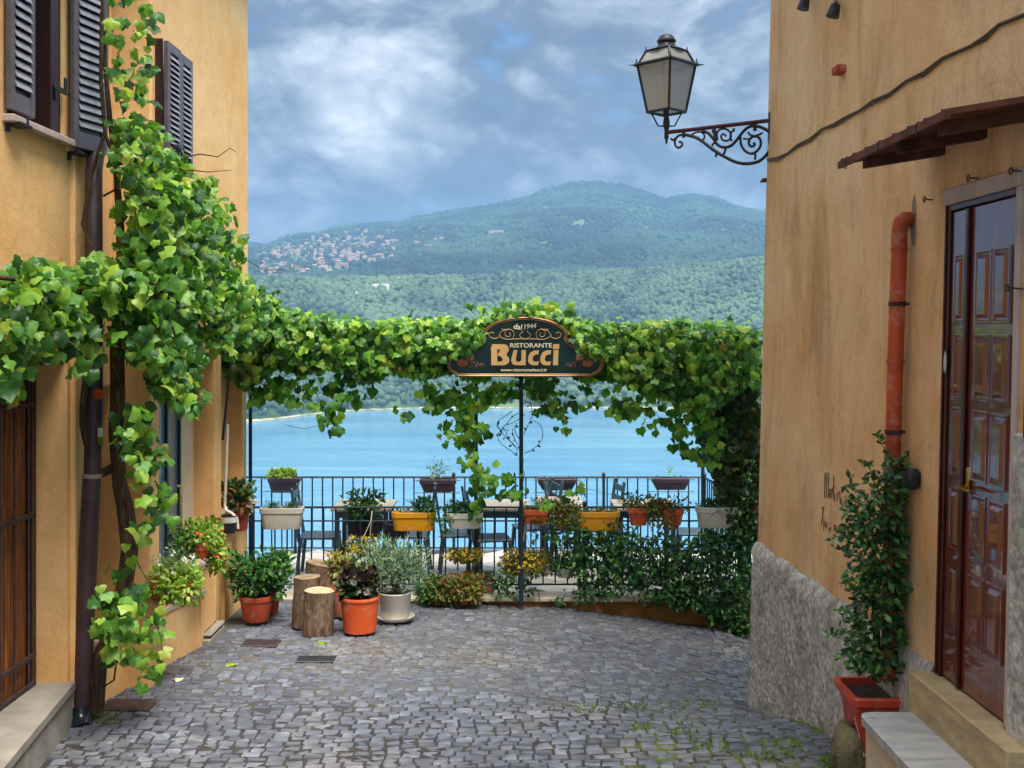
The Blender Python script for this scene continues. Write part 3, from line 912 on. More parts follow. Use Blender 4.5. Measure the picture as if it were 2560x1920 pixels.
# ground floor piers and the walls behind
PIER = [(7.62, 7.80, -2.50, .85), (9.26, 9.46, -2.50, -.1), (10.26, 10.42, -2.515, -.1)]
for y0, y1, xx, zb_ in PIER:
    blk('pier', [KB((-2.95, y0, zb_), (xx, y1, 2.81))], M['stucco_left'], lb, .01)
blk('wall', [KB((-2.95, 9.46, -.1), (-2.66, 10.26, 2.80))], M['stucco_left'], lb)
blk('wall', [KB((-2.95, 7.80, -.1), (-2.56, 9.26, 1.12))], M['stucco_left'], lb)
blk('curtain_wall', [KB((-3.05, 8.88, 1.12), (-2.68, 9.26, 2.80))], M['cream'], lb)
# return wall window (faces the camera) between the corner and the first pier
blk('wall', [((-3.5, YRET + .01, -.1), (-2.72, YRET + .2, .80)), ((-3.5, YRET + .01, 2.55), (-2.63, YRET + .2, 2.80)), ((-2.72, YRET + .01, -.1), (-2.63, YRET + .2, 2.55)), ((-3.5, YRET + .01, .80), (-3.06, YRET + .2, 2.55))], M['stucco_left'], lb)
wn_ = blk('window', [((-3.06, YRET + .10, .80), (-3.03, YRET + .14, 2.55)), ((-2.75, YRET + .10, .80), (-2.72, YRET + .14, 2.55)), ((-3.03, YRET + .10, 2.51), (-2.75, YRET + .14, 2.55)), ((-3.03, YRET + .10, .80), (-2.75, YRET + .14, .84))], M['cream'], lb)
blk('pane', [((-3.03, YRET + .115, .84), (-2.75, YRET + .122, 2.51))], M['window_glass'], wn_)
# big street window: frames, panes
fr = []
for yy in (7.80, 8.16, 8.52, 8.845):
    fr.append(KB((-2.72, yy, 1.12), (-2.67, yy + .035, 2.80)))
fr += [KB((-2.718, 7.835, 1.12), (-2.672, 8.845, 1.16)), KB((-2.718, 7.835, 2.75), (-2.672, 8.845, 2.80))]
wn_ = blk('window', fr, M['rail_iron'], lb)
for a_, b_ in ((7.835, 8.16), (8.195, 8.52), (8.555, 8.845)):
    blk('pane', [KB((-2.698, a_, 1.16), (-2.692, b_, 2.75))], M['window_glass'], wn_)
q = MB(); q.tube([(-2.74, 9.01, 1.38), (-2.71, 9.01, 1.38), (-2.71, 9.01, 1.72), (-2.74, 9.01, 1.72)], .014, 8)
q.build('handle', M['travertine'], wn_, 40)
blk('curtain', [KB((-3.30, 7.8, 1.1), (-3.27, 8.9, 2.8))], M['cream'], lb)
# stone ledges
blk('ledge', [KB((-2.60, 8.30, 1.12), (-2.42, 8.95, 1.16))], M['lintel'], lb, .008)
blk('ledge', [KB((-2.66, 9.50, 1.30), (-2.40, 10.22, 1.35))], M['lintel'], lb, .008)
blk('wall', [KB((-2.66, 8.62, -.1), (-2.44, 9.02, 1.12)), KB((-2.66, 9.46, -.1), (-2.47, 10.26, 1.30))], M['stucco_left'], lb)
# low angled wall at the foot and the slotted stone step
q = MB()
def lowq(t, d, z):
    return Vector((-2.88 + .33 * t + d, 7.62 + 1.5 * t, z))
q.prism([(0, -.1), (1, -.1), (1, .81), (0, .81)], .30, lambda p: lowq(p.x, -p.z, p.y))
q.build('low_wall', M['stucco_left'], lb)
q = MB(); q.prism([(-.01, .812), (1.01, .812), (1.01, .845), (-.01, .845)], .34, lambda p: lowq(p.x, .015 - p.z, p.y)); q.build('coping', M['lintel'], lb)
blk('step', [KB((-2.60, 8.66, .2), (-2.38, 9.12, .56)), KB((-2.60, 8.68, .575), (-2.375, 9.10, .60))], M['concrete'], lb, .01)
for k in range(2):
    blk('step_slot', [KB((-2.455 - k * .06, 8.72, .60), (-2.435 - k * .06, 9.06, .604))], M['black_plastic'], lb)
# sill and reveal of the upper window
blk('window_sill', [((-3.0, WY0 - .06, WZ0 - .05), (XL1 + .07, WY1 + .05, WZ0 - .005))], M['lintel'], lb, .006)
blk('window_frame', [((-3.2, WY1 - .24, WZ0), (-2.90, WY1 - .12, WZ1))], M['shutter_dark'], lb, .004)
blk('window_frame', [((-3.2, WY1 - .09, WZ0), (-2.94, WY1 + .03, WZ1))], M['shutter_dark'], lb, .004)
for zz in (4.52,):
    q = MB(); q.bbox((-2.895, WY1 - .21, zz), (-2.885, WY1 - .02, zz + .035), .003); q.bbox((-2.895, WY1 - .20, zz - .06), (-2.885, WY1 - .16, zz), .003); q.bbox((-2.895, WY1 - .06, zz + .03), (-2.885, WY1 - .02, zz + .11), .003)
    q.build('hinge', M['iron'], lb)
def shutter(hinge, ang, width, z0, z1, nsl):
    """leaf from hinge point running at angle ang (0 = along +Y, away), louvred"""
    dy, dx = math.cos(ang), math.sin(ang)
    def T(p):
        return Vector((hinge[0] + dx * p.x + dy * p.y * 1.0, hinge[1] + dy * p.x - dx * p.y, p.z))
    q = MB(); t = .035; fw = .055
    q.bbox((0, -t / 2, z0), (fw, t / 2, z1), .004, 0, T); q.bbox((width - fw, -t / 2, z0), (width, t / 2, z1), .004, 0, T)
    q.bbox((fw, -t / 2, z0), (width - fw, t / 2, z0 + .11), .004, 0, T); q.bbox((fw, -t / 2, z1 - .07), (width - fw, t / 2, z1), .004, 0, T)
    s = q.build('shutter', M['shutter'], lb)
    q = MB(); q.box((fw, -.004, z0 + .11), (width - fw, .0, z1 - .07), 0, T); q.build('back_panel', M['shutter_dark'], s)
    for k in range(nsl):
        zz = z0 + .13 + (z1 - z0 - .22) * (k + .5) / nsl
        pz = (z1 - z0 - .22) / nsl
        q = MB()
        q.add([T(Vector((fw, .004, zz + pz * .42))), T(Vector((width - fw, .004, zz + pz * .42))), T(Vector((width - fw, .024, zz - pz * .32))), T(Vector((fw, .024, zz - pz * .32))),
               T(Vector((fw, .012, zz + pz * .44))), T(Vector((width - fw, .012, zz + pz * .44))), T(Vector((width - fw, .030, zz - pz * .30))), T(Vector((fw, .030, zz - pz * .30)))],
              [(0, 1, 2, 3), (7, 6, 5, 4), (0, 4, 5, 1), (3, 2, 6, 7), (1, 5, 6, 2), (0, 3, 7, 4)])
        q.build('slat', M['slat'], s)
    return s
shutter((XL1 + .035, 6.32), R(2), .30, 4.27, 5.9, 24)
shutter((XL1 + .05, 7.20), R(15), .36, 4.20, 5.9, 26)
shutter((XL2 + .075, 8.09), R(1), .30, 4.20, 5.13, 17)
shutter((XL2 + .075, 8.41), R(1), .29, 4.20, 5.12, 17)
blk('window_frame', [((XL2, 8.07, 4.20), (XL2 + .055, 8.09, 5.14)), ((XL2, 8.715, 4.20), (XL2 + .05, 8.735, 5.12))], M['shutter_dark'], lb)
q = MB()
q.bbox((XL2 + .1, 8.17, 4.35), (XL2 + .14, 8.34, 4.38), .004); q.tube([(XL2 + .12, 8.31, 4.37), (XL2 + .13, 8.31, 4.29), (XL2 + .12, 8.34, 4.25)], .008, 6)
q.build('latch', M['iron'], lb, 40)
for (xx, yy, zz) in ((XL1 + .07, 7.24, 4.16), (XL1 + .07, 6.36, 4.19)):
    q = MB(); q.bbox((xx - .07, yy, zz), (xx + .02, yy + .16, zz + .018), .003); q.tube([(xx, yy + .13, zz), (xx, yy + .13, zz + .07)], .012, 6); q.bbox((xx - .07, yy, zz - .04), (xx - .05, yy + .03, zz), .003)
    q.build('shutter_stay', M['iron'], lb)
# gate in its recess
g = MB(); gx = -3.17
g.bbox((gx - .02, 5.3, GZ0), (gx + .04, 5.36, GZ1), .004); g.bbox((gx - .02, 7.17, GZ0), (gx + .04, 7.24, GZ1), .004)
gate = g.build('gate', M['shutter_dark'], lb)
k = 0
yy = 5.37
while yy < 7.14:
    wd = .062
    q = MB(); q.bbox((gx - .012, yy, GZ0 + .05), (gx + .012 + .006 * (k % 2), yy + wd, GZ1 - .02), .006); q.build('slat', M['gate_wood'], gate)
    yy += .078; k += 1
blk('back_board', [((gx - .05, 5.3, GZ0), (gx - .03, 7.24, GZ1))], M['shutter_dark'], gate)
for zz in (.68, .86, 1.78, 2.5):
    q = MB(); q.bbox((gx + .04, 5.3, zz), (gx + .058, 7.2, zz + .035), .004); q.build('grille_bar', M['rusty_iron'], gate)
for k in range(9):
    yy = 5.5 + k * .2
    q = MB(); q.tube([(gx + .05, yy, .66), (gx + .05, yy, 2.84)], .009, 6); q.build('grille_bar', M['rusty_iron'], gate)
# concrete doorstep
q = MB()
q.prism([(-3.2, 7.26), (-2.90, 7.26), (-2.72, 5.87), (-2.52, 4.2), (-3.2, 4.2)], .70, lambda p: Vector((p.x, p.y, -.07 + p.z)))
q.prism([(-3.2, 7.27), (-2.885, 7.27), (-2.70, 5.87), (-2.50, 4.2), (-3.2, 4.2)], -.05, lambda p: Vector((p.x, p.y, .632 + .045 + p.z)))
tag(q.build('doorstep', M['concrete']), 'worn grey concrete step under the slatted wooden gate', 'step')

# downpipe, left
dp = thing('downpipe', (-2.86, 7.35, .4), 'brown metal rain downpipe beside the vine with black glossy shoe', 'downpipe')
q = MB(); pts = []
for v_ in (-120, 200, 330, 430, 700, 1000, 1190): pts.append(P(np.interp(v_, [-120, 330, 430, 1000, 1190], [254, 246, 234, 236, 230.5]), v_, np.interp(v_, [-120, 330, 430], [7.60, 7.58, 7.36])))
q.tube(pts, .056, 16); q.build('pipe', M['pipe_left'], dp, 40)
q = MB(); q.tube([P(230, 1186, 7.35), P(221, 1380, 7.35), P(206, 1700, 7.35), P(203, 1770, 7.35)], .060, 16); q.build('pipe', M['pipe_left'], dp, 40)
q = MB(); q.tube([P(230.5, 1184, 7.35), P(230, 1194, 7.35)], .066, 16); q.build('clamp', M['concrete'], dp, 40)
b0 = P(202, 1765, 7.35)
q = MB(); q.tube([b0, b0 + Vector((.005, -.01, -.06)), b0 + Vector((.02, -.05, -.11)), b0 + Vector((.05, -.10, -.135))], [.072, .082, .080, .074], 18); q.build('shoe', M['shoe'], dp, 50)
for (v0, v1, mt) in ((1070, 1092, 'white_flower'), (1092, 1112, 'moss')):
    a_ = P(252, v0, 7.289); b_ = P(252, v1, 7.289)
    q = MB(); q.box((a_.x - .020, a_.y, b_.z), (a_.x + .012, a_.y + .01, a_.z)); q.build('sticker', M[mt], dp)
a_ = P(247, 985, 7.288); q = MB(); q.lathe([(.035, 0), (.035, .008)], (0, 0, 0), 16)
q.v = [(a_.x + x_, a_.y - z_, a_.z + y_) for x_, y_, z_ in q.v]; q.build('sticker', M['orange_flower'], dp)
# globe lamp peeping out of the vine
q = MB(); c_ = P(20, 697, 6.2); q.lathe([(.001, -.035), (.025, -.028), (.037, 0), (.025, .028), (.001, .035)], c_, 16); q.tube([c_ + Vector((0, 0, -.03)), c_ + Vector((-.15, .1, -.1))], .012, 8)
tag(q.build('globe_lamp', M['globe'], None, 60), 'small cream globe lamp poking out of the vine leaves', 'lamp')
# white hose on the pier and a dark pole
q = MB(); q.tube([P(569, 1060, 10.0), P(565, 1180, 10.0), P(562, 1262, 10.0), P(566, 1276, 9.96), P(580, 1284, 9.9), P(592, 1295, 9.88), P(595, 1322, 9.88)], .014, 8)
tag(q.build('hose', M['white_hose'], None, 40), 'cream hose running down the pier behind black pots', 'hose')
q = MB(); q.tube([P(577, 900, 10.0), P(567, 1000, 10.0), P(557, 1100, 10.0)], .012, 6)
tag(q.build('awning_arm', M['iron'], None, 40), 'dark slanted iron arm between the two orange piers', 'bracket')

# ------------------------------------------------------------------ right building
RO = Vector((1.94, 8.82, 0.0))
RS = Vector((.018, -1, 0)).normalized(); RW_ = Vector((.024, 0, 1)); RN = RS.cross(RW_).normalized()
if RN.x > 0: RN = -RN
def RT(p):                      # (s, h, n) -> world
    return RO + RS * p[0] + RW_ * p[1] + RN * p[2]
def RW(u, v, n=0.0):            # pixel on the plane at offset n -> (s, h)
    d = Vector(((u - UC) / F, 1, -(v - VC) / F)); c0 = Vector((0, 0, CZ))
    k = ((RO + RN * n - c0).dot(RN)) / d.dot(RN)
    p = c0 + d * k - RO - RN * n
    h_ = p.z; q_ = p - RW_ * h_
    return q_.dot(RS), h_
def RP(u, v, n=0.0):
    s_, h_ = RW(u, v, n)
    return RT((s_, h_, n))
def RB(lo, hi, q, b=0, m=0):    # box in (s, h, n)
    f_ = lambda p: RT((p.x, p.y, p.z))
    return q.bbox(lo, hi, b, m, f_) if b else q.box(lo, hi, m, f_)
rb = thing('plastered_building', RT((2, .5, -2)), 'weathered ochre building with lacquered panel door on the right', 'building')
DS0, DH0 = RW(2344, 1690); DS1, DH1 = RW(2548, 470)
DTOP = RW(2344, 522)[1]
DH0 += .0
q = MB()
RB((0, -.6, -5), (DS0, ZT, 0), q); RB((DS0, DTOP, -5), (DS1, ZT, 0), q); RB((DS1, -.6, -5), (8, ZT, 0), q); RB((DS0, -.6, -5), (DS1, DH0, 0), q); RB((DS0, DH0, -5), (DS1, DTOP, -.30), q)
q.build('wall', M['stucco_right'], rb)
q = MB(); RB((-.3, ZT, -5), (8, ZT + .2, .5), q); q.build('cornice', M['stucco_right'], rb)
# roughcast plinth, rising line
tops = [RW(1881, 1352, .035), RW(2000, 1436, .035), RW(2116, 1518, .035), RW(2200, 1580, .035), RW(2292, 1640, .035)]
poly = [(-.03, -.5)] + [(DS0 - .04, -.5), (DS0 - .04, tops[-1][1])] + [t for t in reversed(tops[1:])][1:] + [(-.03, tops[0][1])]
q = MB(); N1, N2 = 60, 44
for i in range(N1 + 1):
    s_ = -.035 + (DS0 - .0) * i / N1
    th = np.interp(s_, [t[0] for t in tops], [t[1] for t in tops])
    for j in range(N2 + 1):
        h_ = -.5 + (th + .5) * j / N2
        edge = min(1, (N2 - j) / 2.0)
        n_ = (.012 + .026 * edge + .014 * float(fbm(np.array(s_ * 14), np.array(h_ * 14), 5, 3))) if j < N2 else 0
        flare = .05 * max(0, .35 - h_) * (1 - i / N1)
        q.v.append(tuple(RT((s_, h_ + .01 * math.sin(s_ * 9), n_ + flare))))
for i in range(N1):
    for j in range(N2):
        a_ = i * (N2 + 1) + j
        q.f.append((a_, a_ + N2 + 1, a_ + N2 + 2, a_ + 1)); q.m.append(0)
# end face of the plinth round the corner
for j in range(N2):
    p0 = Vector(q.v[j]); p1 = Vector(q.v[j + 1])
    q.add([p0, p1, p1 - RN * .8, p0 - RN * .8], [(0, 1, 2, 3)])
q.build('plinth', M['roughcast'], rb, 60)
q = MB(); RB((DS1 + .05, -.3, 0), (8, 2.58, .03), q, .01); q.build('plinth', M['roughcast'], rb)
# stone surround
q = MB(); RB((DS0 - .035, DTOP, -.02), (DS1 + .04, DTOP + .075, .022), q, .006); q.build('lintel', M['lintel'], rb)
for a_, b_ in ((DS0 - .012, DS0), (DS1, DS1 + .04)):
    q = MB(); RB((a_, DH0 + .01, -.02), (b_, DTOP, .014), q, .004); q.build('door_jamb', M['lacquer_edge'] if a_ < DS0 else M['lintel'], rb)
# door: two leaves with raised panels
q = MB(); RB((DS0, DH0, -.26), (DS0 + .026, DTOP, .004), q, .004); RB((DS1 - .02, DH0, -.26), (DS1, DTOP, .004), q, .004); RB((DS0 + .026, DTOP - .03, -.26), (DS1 - .02, DTOP, .004), q, .004)
q.build('door_frame', M['lacquer_edge'], rb)
nd = -.008
s_split = RW(2415, 1000, nd)[0]
rows = [(637, 804), (841, 993), (1027, 1190), (1232, 1385), (1432, 1600)]
def door_leaf(s0, s1, cols, left):
    q = MB(); RB((s0, DH0 + .015, nd - .05), (s1, DTOP - .032, nd), q, .006)
    leaf = q.build('door_leaf', M['lacquer'], rb)
    for (c0, c1) in cols:
        for (v0, v1) in rows:
            h1 = RW(2415, v0, nd)[1]; h0 = RW(2415, v1, nd)[1]
            q = MB()
            def ring(i_, z_):
                return [RT((c0 + i_, h0 + i_, nd + z_)), RT((c1 - i_, h0 + i_, nd + z_)), RT((c1 - i_, h1 - i_, nd + z_)), RT((c0 + i_, h1 - i_, nd + z_))]
            q.loft([ring(-.012, .0005), ring(-.008, .010), ring(.0, .010), ring(.006, .003), ring(.014, .002), ring(.030, .016), ring(.034, .016)], 0, False, True)
            q.build('door_panel', M['lacquer'], leaf)
    return leaf
wA = s_split - (DS0 + .04)
leafA = door_leaf(DS0 + .028, s_split - .006, [(DS0 + .037 + wA * .28, s_split - wA * .22)], True)
wB = DS1 - .02 - s_split
leafB = door_leaf(s_split + .012, DS1 - .022, [(s_split + wB * .20, s_split + wB * .50), (s_split + wB * .58, s_split + wB * .88)], False)
q = MB(); RB((s_split - .012, DH0 + .015, nd), (s_split + .016, DTOP - .035, nd + .018), q, .004); q.build('cover_strip', M['lacquer_edge'], leafB)
hs, hh = RW(2420, 1197, nd)
q = MB(); RB((hs, hh - .05, nd), (hs + .035, hh + .055, nd + .012), q, .005); q.tube([RT((hs + .018, hh - .035, nd + .01)), RT((hs + .018, hh - .035, nd + .05)), RT((hs + .10, hh - .04, nd + .055)), RT((hs + .15, hh - .035, nd + .05))], .008, 8); q.build('handle', M['brass'], leafB, 40)
e0 = RW(2373, 905, nd); q = MB()
q.add([RT((e0[0] + .022 * math.cos(t), e0[1] + .062 * math.sin(t), nd + .019)) for t in [2 * math.pi * k / 20 for k in range(20)]] , [tuple(range(20))])
q.build('sticker', M['sage_leaf'], leafA)
q = MB(); q.add([RT((e0[0] + .017 * math.cos(t), e0[1] + .05 * math.sin(t), nd + .0205)) for t in [2 * math.pi * k / 20 for k in range(20)]], [tuple(range(20))])
q.build('sticker', M['white_flower'], leafA)
# threshold and marble step
q = MB(); RB((DS0 - .06, DH0 - .20, -.2), (DS1 + .25, DH0 + .006, .115), q, .008); q.build('threshold', M['travertine'], rb)
ms = thing('entrance_step', (1.8, 4.6, .6), 'grey marble step with rounded corner in front of the lacquered door', 'step')
zt = CZ - 1.83
q = MB()
cx0, cx1, cyf = 1.655, 1.975, 5.27
poly = [(cx1, cyf), (cx0 + .06, cyf), (cx0 + .02, cyf - .015), (cx0, cyf - .06), (cx0 + .012, 3.2), (cx1 + .02, 3.2)]
q.prism(poly, -.04, lambda p: Vector((p.x, p.y, zt + p.z))); q.build('tread', M['marble'], ms)
q = MB(); q.box((cx0 + .03, 3.25, -.1), (cx1 + .02, cyf - .03, zt - .042)); q.build('riser', M['plaster_step'], ms)
# boulder with moss at the foot of the plinth
q = MB(); c_ = P(2118, 1880, 5.75); n = 14
rings = []
for k in range(9):
    t = k / 8; r_ = math.sin(math.pi * (.12 + .80 * t)) ** .6
    rings.append([Vector((c_.x + .085 * r_ * math.cos(a_) * (1 + .22 * math.sin(3 * a_ + k * .7) + random.uniform(-.08, .08)), c_.y + .16 * r_ * math.sin(a_) * (1 + .12 * math.cos(2 * a_ + k)), c_.z - .22 + .36 * t)) for a_ in [2 * math.pi * i / n for i in range(n)]])
q.loft(rings); tag(q.build('stone', M['mossy'], None, 70), 'mossy stone at the foot of the plinth beside the step', 'stone')
# canopy over the door
cn = thing('door_canopy', RT((3.8, 3.9, .2)), 'dark brown pent canopy on three brackets above the door', 'canopy')
pr = .40
s_far = RW(2357, 383)[0] - .16; s_near = s_far + 1.28
zw = RT((s_far, RW(2357, 383)[1], 0)).z + .055
q = MB()
def CT(p):   # x: along s, y: out from wall, z: up offset
    return RT((p[0], zw - p[1] * .19 + p[2], p[1]))
q.prism([(s_far, 0), (s_near, 0), (s_near, pr + .05), (s_far, pr + .05)], .022, lambda p: CT((p.x, p.y, p.z - .015)))
q.build('roof_sheet', M['rusty_brown'], cn)
for k in range(8):
    s_ = s_far + .03 + k * (s_near - s_far - .06) / 7
    q = MB(); q.tube([CT((s_, 0, .008)), CT((s_, pr + .055, .008))], .006, 6); q.build('roof_rib', M['rusty_iron'], cn, 40)
q = MB(); q.prism([(s_far - .01, pr + .035), (s_near + .01, pr + .035), (s_near + .01, pr + .06), (s_far - .01, pr + .06)], .036, lambda p: CT((p.x, p.y, p.z - .032))); q.build('fascia', M['rusty_brown'], cn)
for k in range(3):
    s_ = s_far + .13 + k * .45
    q = MB(); q.prism([(s_, 0), (s_ + .06, 0), (s_ + .06, pr - .02), (s_, pr - .02)], .05, lambda p: CT((p.x, p.y, p.z - .066))); q.build('bracket', M['rusty_brown'], cn)
    q = MB(); a_ = CT((s_ - .01, pr + .062, -.05)); q.tube([a_, a_ + Vector((0, 0, .05)), a_ + Vector((.01, 0, .06))], .004, 5); q.build('hook', M['iron'], cn)
# red drain pipe
rp = thing('drain_pipe', RP(2240, 1650, .06), 'red plastic drain pipe with elbow beside the door', 'pipe')
q = MB()
a_ = RP(2280, 552, -.02); b_ = RP(2262, 548, .05); c_ = RP(2249, 568, .065); d_ = RP(2248, 620, .065)
q.tube([a_, RP(2272, 549, .02), b_.lerp(RP(2257, 548, .06), .3), RP(2253, 554, .064), RP(2250, 566, .066), RP(2248, 585, .066), d_], .041, 18); q.tube([d_, RP(2248, 625, .065)], .047, 18); q.build('elbow', M['pipe_red'], rp, 50)
q = MB(); q.tube([RP(2248, 622, .065), RP(2238, 905, .065), RP(2228, 1300, .06), RP(2222, 1700, .055)], .0415, 18); q.build('pipe', M['pipe_red'], rp, 50)
q = MB(); q.tube([RP(2238, 898, .065), RP(2238, 908, .065)], .047, 18); q.build('collar', M['pipe_red'], rp, 50)
for v_ in (760, 1080):
    q = MB(); c0 = RP(np.interp(v_, [622, 905, 1300], [2248, 2238, 2228]), v_, .065); q.tube([c0 + Vector((0, 0, -.012)), c0 + Vector((0, 0, .012))], .0455, 18); q.tube([c0, c0 + Vector((.06, 0, 0))], .008, 6); q.build('bracket', M['rusty_iron'], rp, 40)
e0 = RW(2284, 560); q = MB()
q.prism([(e0[0] + dx_, e0[1] + dy_) for dx_, dy_ in ((-.03, .03), (-.015, .12), (.01, .15), (.03, .10), (.035, -.02), (.03, -.12), (.0, -.11), (-.02, -.06))], .004, lambda p: RT((p.x, p.y, p.z)))
q.build('cement_patch', M['cement'], rp)
# cable across the wall
pts = [(50, 1102), (120, 1090), (190, 1060), (260, 1000), (350, 955), (430, 890), (505, 860), (580, 815), (690, 762), (780, 695), (890, 650), (1010, 560), (1130, 500), (1260, 400), (1450, 320), (1550, 255), (1650, 170), (1825, 100), (2000, 20)]
cab = [(1900 + x_ * .3617, y_ * .3617) for x_, y_ in pts]
q = MB(); q.tube([RP(u_, v_, .012) for u_, v_ in cab], .0075, 6); q.tube([RP(u_ + 1, v_ + 4 + 3 * math.sin(i * 2.2), .010) for i, (u_, v_) in enumerate(cab)], .006, 6)
tag(q.build('cable', M['cable'], None, 60), 'brown cable sagging diagonally across the ochre wall', 'cable')
# bell box
q = MB(); s_, h_ = RW(2285, 1196, .03); RB((s_ - .035, h_ - .055, 0), (s_ + .03, h_ + .05, .07), q, .02); q.tube([RT((s_ - .035, h_ + .03, .02)), RP(2240, 1170, .01)], .005, 5)
tag(q.build('bell_box', M['iron'], None, 40), 'small dark box fixed to the wall left of the door', 'box')
q = MB(); s_, h_ = RW(2556, 1020, .10); RB((s_, h_ - .12, .031), (s_ + .2, h_ + .12, .10), q, .008)
tag(q.build('mailbox', M['iron'], None, 40), 'dark metal mailbox at the right edge beside the door', 'mailbox')
for (u_, v_, lab) in ((2326, 499, 'iron ring hook at the left end of the door lintel'), (2437, 446, 'iron ring hook above the middle of the door'), (2545, 428, 'iron ring hook above the right end of the lintel'), (2536, 720, 'iron ring hook on the right jamb of the door')):
    s_, h_ = RW(u_, v_, .02); q = MB()
    q.tube([RT((s_ + .035, h_ - .005, .02 if u_ != 2536 else .0)), RT((s_ + .014, h_, .05))], .004, 5)
    q.tube([RT((s_ + .014 * math.cos(t), h_ + .014 * math.sin(t), .05)) for t in [2 * math.pi * k / 12 for k in range(13)]], .0035, 5, caps=False)
    tag(q.build('ring_hook', M['rusty_iron'], None, 40), lab, 'hook', 'ring hooks round the door')
# projecting tile stub and two little spotlights near the top
q = MB(); s_, h_ = RW(2108, 178, 0); RB((s_ - .05, h_ - .02, -.02), (s_ + .06, h_ + .03, .06), q, .006)
tag(q.build('roof_tile', M['terracotta_dark'], None), 'broken terracotta tile stub sticking out of the ochre wall', 'tile')
for (u_, v_, lab) in ((2014, 0, 'left of two small grey spotlights high on the wall'), (2089, 16, 'right of two small grey spotlights high on the wall')):
    a_ = RP(u_, v_ - 12, 0); b_ = RP(u_, v_ - 4, .07); q = MB()
    q.tube([a_, b_], .012, 8); q.tube([b_, b_ + Vector((-.02, .0, -.075))], [.03, .042], 14)
    tag(q.build('spotlight', M['iron'], None, 40), lab, 'spotlight', 'spotlights high on the wall')
q = MB(); a_ = RP(1912, 452, .0); q.bbox((a_.x - .03, a_.y - .06, a_.z - .015), (a_.x + .02, a_.y, a_.z + .015), .004); q.tube([a_ + Vector((-.03, -.03, 0)), a_ + Vector((-.045, -.03, -.02))], .006, 5)
tag(q.build('cable_clamp', M['rusty_iron'], None), 'small rusty clamp on the wall corner under the lantern', 'clamp')
# faded hand-painted writing on the plaster (strokes as they can still be made out)
ink = MB()
def stroke(pts, wd=.005):
    p3 = [RW(1960 + x_ * .1808, 1120 + y_ * .1808) for x_, y_ in pts]
    for (s0, h0), (s1, h1) in zip(p3[:-1], p3[1:]):
        d_ = Vector((s1 - s0, h1 - h0)); l_ = d_.length or 1e-6
        nrm = Vector((-d_.y, d_.x)) / l_ * wd
        nrm.x += wd * .9
        ink.quad(RT((s0 - nrm.x, h0 - nrm.y, .0035)), RT((s1 - nrm.x, h1 - nrm.y, .0035)), RT((s1 + nrm.x, h1 + nrm.y, .0035)), RT((s0 + nrm.x, h0 + nrm.y, .0035)))
for st in ([(575, 340), (565, 560), (568, 690)], [(598, 340), (592, 550), (595, 690)], [(625, 345), (618, 560), (622, 690)], [(695, 380), (688, 540), (680, 640)], [(672, 560), (712, 545)],
           [(640, 560), (636, 690)], [(640, 565), (660, 575), (658, 690)], [(660, 575), (690, 585), (690, 700)], [(706, 640), (704, 740)], [(745, 600), (742, 730)], [(752, 640), (778, 600), (782, 770)], [(800, 690), (796, 770), (815, 800)],
           [(860, 690), (856, 790)], [(880, 740), (905, 735), (900, 770), (882, 760), (880, 740)], [(918, 690), (916, 790)], [(1000, 730), (997, 800)], [(1030, 720), (1027, 800)],
           [(522, 830), (555, 815), (560, 840), (535, 850)], [(545, 850), (535, 960), (520, 1070)], [(560, 960), (552, 1060), (556, 1150)], [(575, 1010), (570, 1090), (592, 1080), (590, 1010)], [(600, 1020), (598, 1110)], [(630, 1030), (640, 1040)], [(655, 1025), (662, 1040)], [(625, 1110), (650, 1100), (640, 1140), (622, 1125)],
           [(700, 1050), (700, 1140)], [(720, 1060), (716, 1150)], [(745, 1080), (742, 1160)], [(770, 1070), (765, 1170)], [(770, 1075), (795, 1080), (790, 1180)], [(815, 1080), (808, 1190)], [(815, 1085), (838, 1090), (832, 1195)], [(855, 1100), (850, 1200)], [(880, 1110), (875, 1140), (895, 1130)], [(905, 1140), (900, 1215)], [(925, 1130), (920, 1220)], [(945, 1150), (940, 1230)]):
    ink = MB(); stroke(st, .0035); ink.build('brush_stroke', M['ink'], rb)
# ------------------------------------------------------------------ terrace
TZ = .32
DN, DFAR = 10.92, 13.2
mb = MB(); mb.box((-2.9, 11.06, TZ - .5), (3.2, 13.5, TZ - .015))
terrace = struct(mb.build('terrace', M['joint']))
m = NT('terrace_tile')
c = m.ramp(m.island(), [(0, lin('#b3aca4')), (.5, lin('#cbc5bd')), (1, lin('#ddd8d0'))])
c = m.mix(m.ramp(m.noise(12, 4), [(.4, 0.0), (.8, .4)]), c, lin('#8f877c'))
m.set(c, .6); M['terrace_tile'] = m.mat
tv = MB(); tv.bbox((-.5, -.5, -.5), (.5, .5, .5), .03); TILE = bpy.data.meshes.new('tile'); TILE.from_pydata([tuple(v) for v in tv.v], [], tv.f); TILE.materials.append(M['terrace_tile']); TILE.update()
for i in range(-16, 17):
    for j in range(-16, 17):
        ts = .40
        cx = .2 + (i - j) * ts * .7071; cyy = 12.25 + (i + j) * ts * .7071
        if -2.75 < cx < 2.95 and 11.30 < cyy < 13.2:
            o = bpy.data.objects.new('tile', TILE); COL.objects.link(o); o.parent = terrace
            o.matrix_local = Matrix.Translation((cx, cyy, TZ - .006 + random.uniform(-.001, .001))) @ Matrix.Rotation(R(45), 4, 'Z') @ Matrix.Diagonal((ts - .012, ts - .012, .03, 1))
